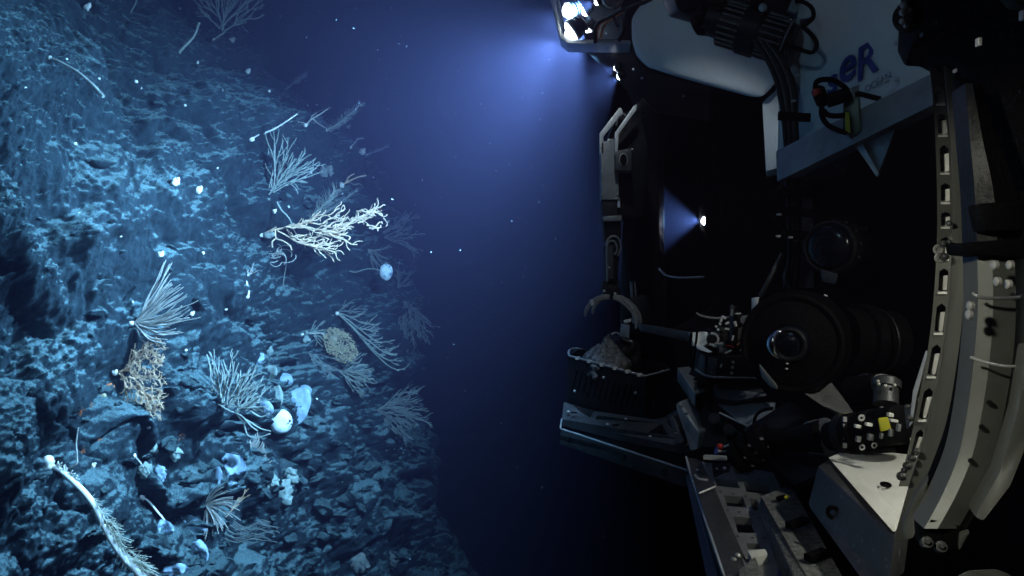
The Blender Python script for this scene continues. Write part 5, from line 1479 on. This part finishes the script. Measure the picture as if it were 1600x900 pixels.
f, t = coral("whip_coral", (222, 776), "white stick coral with round knob leaning onto a blue sponge", "coral", 5.0)
b = MB(); add_branch(b, f, smooth2([(222, 776), (232, 783), (242, 795), (255, 811)]), 1.7, 1.5, 2, 12); crown(b, t, "c_white", "stalk")

# -- grey bush and fans in the middle
f, t = coral("bamboo_coral", (341, 630), "grey green bushy coral with upright bare twigs left of the white ball sponge", "coral", 3.0)
b = MB()
for k in range(20):
    u = k / 19
    grow(b, f, (345 + 45 * u * rnd.random(), 627 + 14 * u * rnd.random()), 1.75 - 1.3 * u + rnd.gauss(0, .1), rnd.uniform(52, 90) * (1 - .35 * u), 1.25, 5, 1, .45, .85, 15, 0, .08, rmin=.75, sidelen=.55)
for pts in ([(341, 630), (356, 640), (375, 648), (390, 664), (400, 672)], [(368, 645), (380, 660), (385, 678), (400, 682), (420, 676)], [(385, 655), (405, 668), (420, 672)], [(390, 640), (405, 650), (418, 645)]):
    add_branch(b, f, smooth2(pts), 1.4, 1.0, 4, 10)
for k in range(12):
    grow(b, f, (372 + rnd.uniform(-10, 20), 640 + rnd.uniform(-8, 8)), rnd.uniform(.1, 1.1), rnd.uniform(26, 50), 1.1, 8, 1, .5, .85, 12, 0, .1, rmin=.7)
crown(b, t, "c_grey")
f, t = coral("finger_coral", (390, 690), "small fan of short curved fingers below the grey bushy coral", "coral", 2.5, "c_grey")
b = MB()
add_branch(b, f, smooth2([(390, 690), (393, 705), (398, 720), (406, 732), (414, 738)]), 1.5, 1, 3, 8)
for k in range(16):
    u = k / 15; x, y = 391 + 10 * u, 694 + 34 * u
    a = .9 - 1.0 * u; l = rnd.uniform(16, 26)
    pts = [(x, y)]; aa = a - .5
    for i in range(6):
        aa += .22; x += math.cos(aa) * l / 6; y -= math.sin(aa) * l / 6; pts.append((x, y))
    add_branch(b, f, pts, 1.1, .8, 4, 4 + rnd.uniform(-3, 8), 5)
crown(b, t, "c_pale", "fingers")
f, t = coral("spiky_coral", (318, 792), "spiky burst of thin pale rods below the blue crumpled sponge", "coral", 2.6)
b = MB()
for k in range(44):
    a = rnd.uniform(-1.75, 1.25); l = rnd.uniform(28, 58) * (1.0 if a < 0 else .85)
    x, y = 320, 790; pts = [(x, y)]; aa = a + .25
    for i in range(7):
        aa -= .09; x += math.cos(aa) * l / 7; y -= math.sin(aa) * l / 7; pts.append((x, y))
    add_branch(b, f, pts, .85, .6, 2, rnd.uniform(2, 26), 4)
crown(b, t, "c_pale", "rods")
f, t = coral("twig_coral", (352, 808), "thin brown twig coral right of the spiky burst", "coral", 1.2, "c_dim")
b = MB()
grow(b, f, (352, 808), .75, 55, .8, 3, 2, .5, .8, 13, -.2, .1, rmin=.5)
crown(b, t, "c_tan")
f, t = coral("sea_plume", (350, 818), "low feather of wavy blue strands trailing right of the spiky burst", "coral", 0)
b = MB()
for k in range(16):
    y0 = 812 + k * 1.9; x0 = 350 + rnd.uniform(0, 26)
    pts = [(x0 + q * rnd.uniform(7, 9), y0 + 12 * math.sin(q * .75 + .2) * (1 - k * .03) * .7 + q * 1.2) for q in range(8)]
    add_branch(b, f, smooth2(pts, 3), .7, .45, 3, 9, 4)
crown(b, t, "c_dim", "strands")

# -- yellow net fan and its neighbours
f, t = coral("net_fan", (479, 519), "pale yellow oval net fan on a curved white stem", "coral", 3.0, "c_grey")
b = MB(); add_branch(b, f, smooth2([(479, 519), (490, 521), (500, 520), (508, 526), (520, 540), (532, 552)]), 1.5, .9, 1, 8); crown(b, t, "c_pale", "stem")
b = MB()
def inside(x, y):
    u = (x - 529) * math.cos(.85) + (y - 539) * math.sin(.85); v = -(x - 529) * math.sin(.85) + (y - 539) * math.cos(.85)
    return (u / 33) ** 2 + (v / 23) ** 2 < 1
for k in range(900):
    x, y = rnd.uniform(488, 560), rnd.uniform(502, 572)
    if not inside(x, y): continue
    a = math.atan2(540 - 522, 530 - 500) * -1 + rnd.gauss(0, .9); l = rnd.uniform(5, 9)
    x1, y1 = x + l * math.cos(a), y - l * math.sin(a)
    if not inside(x1, y1): continue
    add_branch(b, f, [(x, y), ((x + x1) / 2 + rnd.uniform(-.8, .8), (y + y1) / 2 + rnd.uniform(-.8, .8)), (x1, y1)], .6, .5, 8, 8, 3)
crown(b, t, "c_ochre", "net")
b = MB()
for a in (.9, .6, .4, .2, -.6, -.8): grow(b, f, (484, 520), a, rnd.uniform(20, 36), .7, 2, 1, .4, .8, 9, -.3, .12, rmin=.45)
crown(b, t, "c_grey", "side_shoots")
f, t = coral("long_branched_coral", (526, 490), "blue grey coral with long arching branches right of the yellow net fan", "coral", 3.2)
b = MB()
for pts in ([(526, 490), (545, 508), (560, 526), (580, 550), (600, 570), (618, 580)], [(528, 490), (548, 505), (568, 522), (588, 535), (612, 532)], [(545, 506), (560, 522), (578, 537), (598, 552), (615, 556)],
            [(528, 489), (545, 496), (562, 505), (580, 508)], [(556, 513), (572, 516), (586, 519)], [(560, 526), (575, 540), (590, 556), (608, 566)]):
    ln = smooth2(pts); add_branch(b, f, ln, 1.2, .8, 2, 12)
    for k in range(5):
        x, y = ln[rnd.randrange(len(ln) // 3, len(ln))]; grow(b, f, (x, y), rnd.uniform(-.6, .5), rnd.uniform(12, 26), .8, 8, 1, .4, .8, 9, .3, .08, rmin=.55)
crown(b, t, "c_grey")
b = MB()
for a in (.7, .45, .2, .05): grow(b, f, (526, 488), a, rnd.uniform(26, 46), .7, 2, 1, .4, .8, 10, -.2, .1, rmin=.45)
crown(b, t, "c_dim", "side_shoots")


def faint_bush(base, angs, L_, label, mat="c_dim", r=.9, name="bushy_coral", dep=2, ev=12, n=7):
    f, t = coral(name, base, label, "coral", 0)
    b = MB()
    for k in range(n):
        grow(b, f, base, angs[0] + (angs[1] - angs[0]) * k / max(n - 1, 1) + rnd.gauss(0, .08), L_ * rnd.uniform(.75, 1.1), r, 2, dep, .42, .82, ev, 0, .09, rmin=.5, sidelen=.6)
    crown(b, t, mat)
faint_bush((530, 580), (-.9, .5), 62, "dim blue bush spreading under the yellow net fan", "c_grey", n=8)
faint_bush((482, 552), (-.9, -.3), 60, "faint thin stems left under the yellow net fan", "c_dim", .7, dep=1, n=3)
faint_bush((632, 470), (-2.2, -.7), 70, "faint wide net bush at the far dark edge of the slope", "c_dim", n=9)
faint_bush((622, 448), (.4, 2.4), 34, "faint small bush above the far net bush", "c_dim", n=6)
faint_bush((588, 640), (-.8, .6), 78, "faint lower bush fading into dark blue water", "c_dim", n=8)
faint_bush((600, 372), (-.5, .9), 60, "faint bush fading out right of the large cream coral", "c_dim", n=6)
faint_bush((575, 390), (-1.3, -.1), 40, "faint drooping twigs under the large cream coral's tip", "c_dim", .8, dep=1, n=6)
fuzzy_whip((598, 364), [(598, 364), (608, 358), (622, 353)], "short blurred plume right of the cream coral's tip", "c_dim", 2, 2, 7, 70, 0, 5, "sea_plume")
fuzzy_whip((590, 225), [(590, 225), (605, 218), (625, 210)], "faint plume on the far skyline right of the small white polyps", "c_dim", 1.2, .7, 6, 50, 0, 5, "sea_plume")
fuzzy_whip((548, 230), [(548, 230), (553, 224), (558, 218), (566, 217)], "small white bent whip near the far skyline", "c_pale", 1.4, .9, 4, 16, 2.4, 5)

# -- glass sponge on a stem
f = Frame(546, 424)
t = empty("glass_sponge", f.p, "white spotted round sponge held out on a thin stem at the far edge", "sponge")
b = MB(); add_branch(b, f, smooth2([(546, 424), (555, 426), (568, 422), (580, 421), (592, 424)]), 1.0, .8, 0, 8); part(b, "stem", "c_grey", t, smooth=60)
b = MB(); b.blob(f.at(600, 426, 8), 10.2 * f.k, 7 * f.k, 12.5 * f.k, 4, .10, 1.2, 5); bd = part(b, "body", "sponge_w", t, smooth=80)
for x, y, r in ((603, 419, 1.6), (605, 430, 2.6), (596, 433, 2.2), (598, 416, 1.6)):
    c = f.at(x, y, 14.5); b = MB(); b.blob(c, r * f.k, 1.2 * f.k, r * f.k, 2, .1, 1, 2); part(b, "pore", "sponge_b", bd, smooth=80)
# -- ball sponge and its neighbours
f = Frame(437, 660)
t = empty("ball_sponge", f.p, "bright white ball sponge with a round vent on its front", "sponge")
b = MB()
ctr = f.at(436, 659, 12); bm = bmesh.new(); bmesh.ops.create_uvsphere(bm, u_segments=40, v_segments=24, radius=1.0)
dirv = Vector((.42, -.88, .02)).normalized()
vs = []
for v in bm.verts:
    q = v.co.copy(); k = 1 + .045 * mnoise.fractal(q * 1.3 + Vector((3, 1, 8)), 1, 2, 3)
    an = q.angle(dirv)
    if an < .42: k -= .10 * (1 - (an / .42) ** 2) ** .6
    k += .03 * math.exp(-((an - .47) / .08) ** 2)
    vs.append(ctr + Vector((q.x * 17.5, q.y * 15, q.z * 19.5 - .05 * q.x)) * (f.k * k))
b.add(vs, [tuple(v.index for v in fc.verts) for fc in bm.faces]); bm.free()
bd = part(b, "body", "sponge_w", t, smooth=80)
for x, y, r in ((446, 657, 1.7), (448, 662, 1.3), (443, 661, 1.1)):
    bb = MB(); bb.blob(f.at(x, y, 24.6), r * f.k, 1.0 * f.k, r * f.k, 2, .3, 1.5, x); part(bb, "vent_pore", "rubber", bd, smooth=80)


def plate(base, outline, label, mat, name="plate_sponge", out0=2, out1=12, th=5, warp=3, cat="sponge"):
    """a thick folded sponge blade: outline in px, swelling towards its middle"""
    f = Frame(*base)
    pts = smooth2(outline + [outline[0]], 5)[:-1]
    cx = sum(p[0] for p in pts) / len(pts); cy_ = sum(p[1] for p in pts) / len(pts)
    b = MB(); rings = [1.0, .93, .75, .5, .25]
    vs, fs = [], []; n = len(pts)
    sd = rnd.uniform(0, 9)
    for side in (1, -1):
        for ri, r in enumerate(rings):
            for (x, y) in pts:
                xx, yy = cx + (x - cx) * r, cy_ + (y - cy_) * r
                sw = th * (1 - r ** 3) * .8 + (.0 if ri else 0)
                rel = (xx - cx) / 20
                w = out0 + (out1 - out0) * (.5 + .5 * rel) + warp * 1.6 * mnoise.fractal(Vector((xx * .06, yy * .06, sd)), 1, 2, 3)
                vs.append(f.at(xx, yy, w + side * (sw + 1.0)))
    m_ = len(rings)
    for s_ in (0, 1):
        o_ = s_ * m_ * n
        for i in range(m_ - 1):
            for k in range(n):
                k2 = (k + 1) % n
                fs.append((o_ + i * n + k, o_ + i * n + k2, o_ + (i + 1) * n + k2, o_ + (i + 1) * n + k))
        fs.append(tuple(o_ + (m_ - 1) * n + k for k in range(n)))
    for k in range(n):
        k2 = (k + 1) % n; fs.append((k, k2, m_ * n + k2, m_ * n + k))
    b.add(vs, fs)
    o = b.build(name, M[mat], None, 70)
    return tag(o, label, cat)


plate((468, 640), [(450, 612), (462, 606), (472, 604), (481, 612), (481, 632), (474, 650), (464, 661), (452, 664), (446, 640)], "broad smooth blue sponge blade behind the white ball sponge", "sponge_b", out0=6, out1=12)
plate((474, 610), [(466, 610), (468, 603), (476, 602), (482, 608), (481, 616), (474, 620)], "small rounded tip sponge on top of the broad blue blade", "sponge_b", out0=8, out1=14)
plate((440, 590), [(424, 596), (428, 586), (440, 583), (452, 586), (455, 596), (450, 606), (438, 608)], "frilled blue sponge above the white ball sponge", "sponge_b", out0=4, out1=10, warp=7)
plate((434, 622), [(426, 605), (434, 604), (440, 618), (436, 634), (426, 638), (421, 622)], "thin green grey sponge blade left above the ball sponge", "sponge_g", out0=4, out1=10, warp=5)
plate((420, 576), [(407, 590), (414, 574), (426, 572), (430, 582), (424, 594), (412, 600)], "pale green crumpled sponge above the frilled blue one", "sponge_g", out0=2, out1=8, warp=7)
plate((412, 632), [(400, 640), (408, 628), (420, 628), (424, 642), (416, 652), (404, 652)], "soft blue sponge lobe between bushy coral and ball sponge", "sponge_b", out0=2, out1=8, warp=6)
plate((353, 735), [(334, 728), (340, 714), (352, 708), (366, 710), (378, 716), (379, 738), (374, 754), (358, 764), (346, 756), (338, 744)], "large crumpled light blue sponge sheet in the rubble", "sponge_b", out0=4, out1=14, warp=14, th=4)
plate((336, 742), [(330, 742), (334, 730), (342, 728), (346, 742), (340, 756), (332, 754)], "narrow blue fold left against the crumpled blue sheet", "sponge_b", out0=4, out1=10, warp=8)
plate((298, 822), [(280, 806), (300, 806), (318, 822), (320, 834), (308, 842), (292, 836)], "bluish sponge patch left of the spiky burst", "sponge_b", out0=2, out1=10, warp=9)
plate((308, 862), [(300, 845), (314, 842), (324, 862), (318, 882), (300, 884), (296, 862)], "long blue sponge patch at the bottom below the spiky burst", "sponge_b", out0=2, out1=9, warp=9)
plate((258, 828), [(240, 822), (250, 812), (266, 816), (271, 826), (264, 836), (248, 834)], "light blue knobbly sponge at the tip of the white stick", "sponge_b", out0=4, out1=12, warp=12)
plate((274, 888), [(252, 892), (262, 880), (284, 880), (296, 892), (292, 904), (258, 904)], "pale blue sponge cushion at the bottom edge", "sponge_b", out0=2, out1=8, warp=8)
for i, (x, y, r, mt, lab) in enumerate((
        (226, 735, 10, "sponge_g", "green grey lumpy sponge beside the tiny white club"), (250, 742, 9, "sponge_b", "rounded blue lobe at the right end of the lumpy patch"),
        (276, 708, 9, "sponge_g", "wedge shaped pale sponge above the rounded blue lobe"), (240, 700, 8, "sponge_g", "pale sponge crust above the tiny white club"),
        (440, 770, 14, "sponge_g", "low pale green crust right of the finger coral"), (425, 752, 11, "sponge_g", "small green crust under the finger coral"), (452, 745, 10, "sponge_g", "blue green crust farthest right of the finger coral"),
        (520, 530, 6, "sponge_g", "tiny crust behind the net fan"), (478, 530, 5, "sponge_g", "small pale cup under the net fan's foot"), (404, 562, 8, "sponge_b", "little blue sponge tuft high above the ball sponge"),
        (420, 548, 6, "sponge_g", "pale tuft highest in the sponge chain above the ball sponge"), (505, 270, 7, "c_dim", "dim fuzzy clump near the blue grey spray"), (514, 268, 6, "c_dim", "smaller dim fuzzy clump right beside the first"),
        (560, 880, 14, "c_dim", "faint greenish crust low on the slope at the bottom"), (610, 872, 10, "c_dim", "faint crust at the bottom edge near black water"))):
    lump((x, y), r, lab, "sponge", mt, "crust_sponge", 5, i * 3.3, .5, "crust sponges on the rubble")

# -- white polyps dotted over the rock
dots = [(135, 12, 5.5, "pale green glowing polyp at the top left"), (273, 285, 6.2, "largest white polyp with a little horn on bare rock"), (311, 298, 5.2, "egg shaped white polyp right of the horned one"), (251, 397, 4.4, "round white polyp below a dark overhang"),
        (362, 64, 4.2, "white two lobed polyp just right of the top sea fan's foot"), (386, 112, 4.2, "white hooked polyp on the upper skyline of rock"), (594, 210, 4.5, "double white polyp on the far skyline"), (588, 198, 3.4, "small white polyp above the double one on the far skyline"),
        (428, 331, 3.6, "white polyp beside the spray coral's foot"), (485, 270, 3.0, "round white polyp at the tip of the grey spray"), (145, 727, 3.8, "white polyp right of the big white stalk's head"), (232, 668, 3.6, "white polyp on a blue grey ledge under the tan bush"),
        (300, 491, 3.4, "white polyp at the tips of the straight haired brush")]
tiny = [(281, 14, "tiny white polyp at the top edge just left of the sea fan"), (309, 98, "tiny white polyp under the grey club whip"), (155, 123, "tiny white polyp right above the long dim stalk"), (290, 165, "tiny white polyp on rough rock below the grey club whip"),
        (117, 224, "tiny white polyp on the shaded rock under the long dim stalk"), (340, 263, "tiny white polyp right above the egg shaped one"), (451, 323, "tiny white polyp between spray coral and cream coral"), (317, 396, "tiny white polyp right of the round one below the overhang"),
        (124, 332, "tiny white polyp at the left on a pale crumbly ledge"), (189, 370, "tiny white polyp above the long pale ledge at left"), (353, 484, "tiny white polyp below the white curled whip"), (332, 568, "upper tiny white polyp left of the grey bushy coral"),
        (331, 609, "lower tiny white polyp beside the grey bushy coral's foot"), (495, 623, "tiny white polyp right of the blue sponge blade"), (208, 471, "tiny white polyp above the straight haired brush's knob"), (291, 547, "tiny dim polyp between tan bush and bushy coral"),
        (529, 337, "tiny polyp on the cream coral's upper side"), (40, 137, "faint polyp dot in the dark upper left"), (104, 92, "faint yellowish polyp dot near the dim stalk's head"), (221, 137, "right one of two faint polyps below the dim stalk"),
        (213, 128, "left one of two faint polyps below the dim stalk"), (583, 277, "left speck of a polyp pair beside the open water"), (597, 282, "right speck of a polyp pair beside the open water"), (420, 142, "faint pale polyp below the skyline plume"),
        (348, 142, "faint reddish polyp near the upper skyline"), (606, 346, "tiny polyp off the cream coral's tip"), (472, 522, "tiny polyp left of the net fan's foot"), (487, 562, "tiny polyp under the net fan")]
for x, y, r, lab in dots:
    f = Frame(x, y); b = MB()
    b.blob(f.at(x, y, r * .4), r * f.k, r * f.k * .9, r * f.k * 1.05, 3, .35, 1.4, x * .13)
    b.blob(f.at(x + r * .7, y - r * .8, r * .6), r * .45 * f.k, r * .4 * f.k, r * .55 * f.k, 2, .3, 1.4, y * .17)
    tag(b.build("polyp", M["c_white"], None, 80), lab, "polyp", "white polyps dotted over the rock slope")
for x, y, lab in tiny:
    f = Frame(x, y); r = rnd.uniform(1.8, 2.8); b = MB()
    b.blob(f.at(x, y, r * .4), r * f.k, r * f.k, r * f.k, 2, .3, 1.4, x * .13)
    tag(b.build("polyp", M["c_white"], None, 80), lab, "polyp", "tiny white polyp dots on the rock slope")

# ------------------------------------------------------------------ drifting particles in the water
b = MB()
for k in range(300):
    x, y, Y = rnd.uniform(420, 1030), rnd.uniform(0, 900), rnd.uniform(1.6, 6.5)
    if Y > 3.8 and x > 860: continue
    q = P(x, y, Y)
    s_ = rnd.choice((.0007, .0009, .0012, .0012, .0016, .0024)) * Y / 4
    d_ = Vector((rnd.gauss(0, 1), rnd.gauss(0, 1), rnd.gauss(0, 1))).normalized() * s_ * rnd.uniform(1, 3)
    e1 = d_.orthogonal().normalized() * s_; e2 = d_.cross(e1).normalized() * s_
    b.add([q - d_, q + e1, q + e2, q - e1, q - e2, q + d_], [(0, 1, 2), (0, 2, 3), (0, 3, 4), (0, 4, 1), (5, 2, 1), (5, 3, 2), (5, 4, 3), (5, 1, 4)])
tag(b.build("marine_snow", M["snow"], None, 0), "fine pale specks drifting in the dark water", None, None, "stuff")


# ------------------------------------------------------------------ sea water: one closed box of lit haze
def build_haze():
    x0, x1, y0, y1, z0, z1 = -14.0, 20.0, -10.0, 28.0, -6.6, 5.4
    b = MB(); b.box(((x0 + x1) / 2, (y0 + y1) / 2, (z0 + z1) / 2), x1 - x0, y1 - y0, z1 - z0)
    m = bpy.data.materials.new("sea_water_haze"); m.use_nodes = True
    nt = m.node_tree; nt.nodes.clear()
    out = nt.nodes.new("ShaderNodeOutputMaterial")
    pv = nt.nodes.new("ShaderNodeVolumePrincipled")
    pv.inputs["Color"].default_value = (0.027, 0.021, 0.040, 1)
    pv.inputs["Density"].default_value = HAZE_DENSITY
    pv.inputs["Anisotropy"].default_value = 0.45
    nt.links.new(pv.outputs[0], out.inputs["Volume"])
    o = b.build("haze", m, None, 0)
    tag(o, "dark blue sea water glowing in the lamp beams", None, None, "stuff")


build_haze()
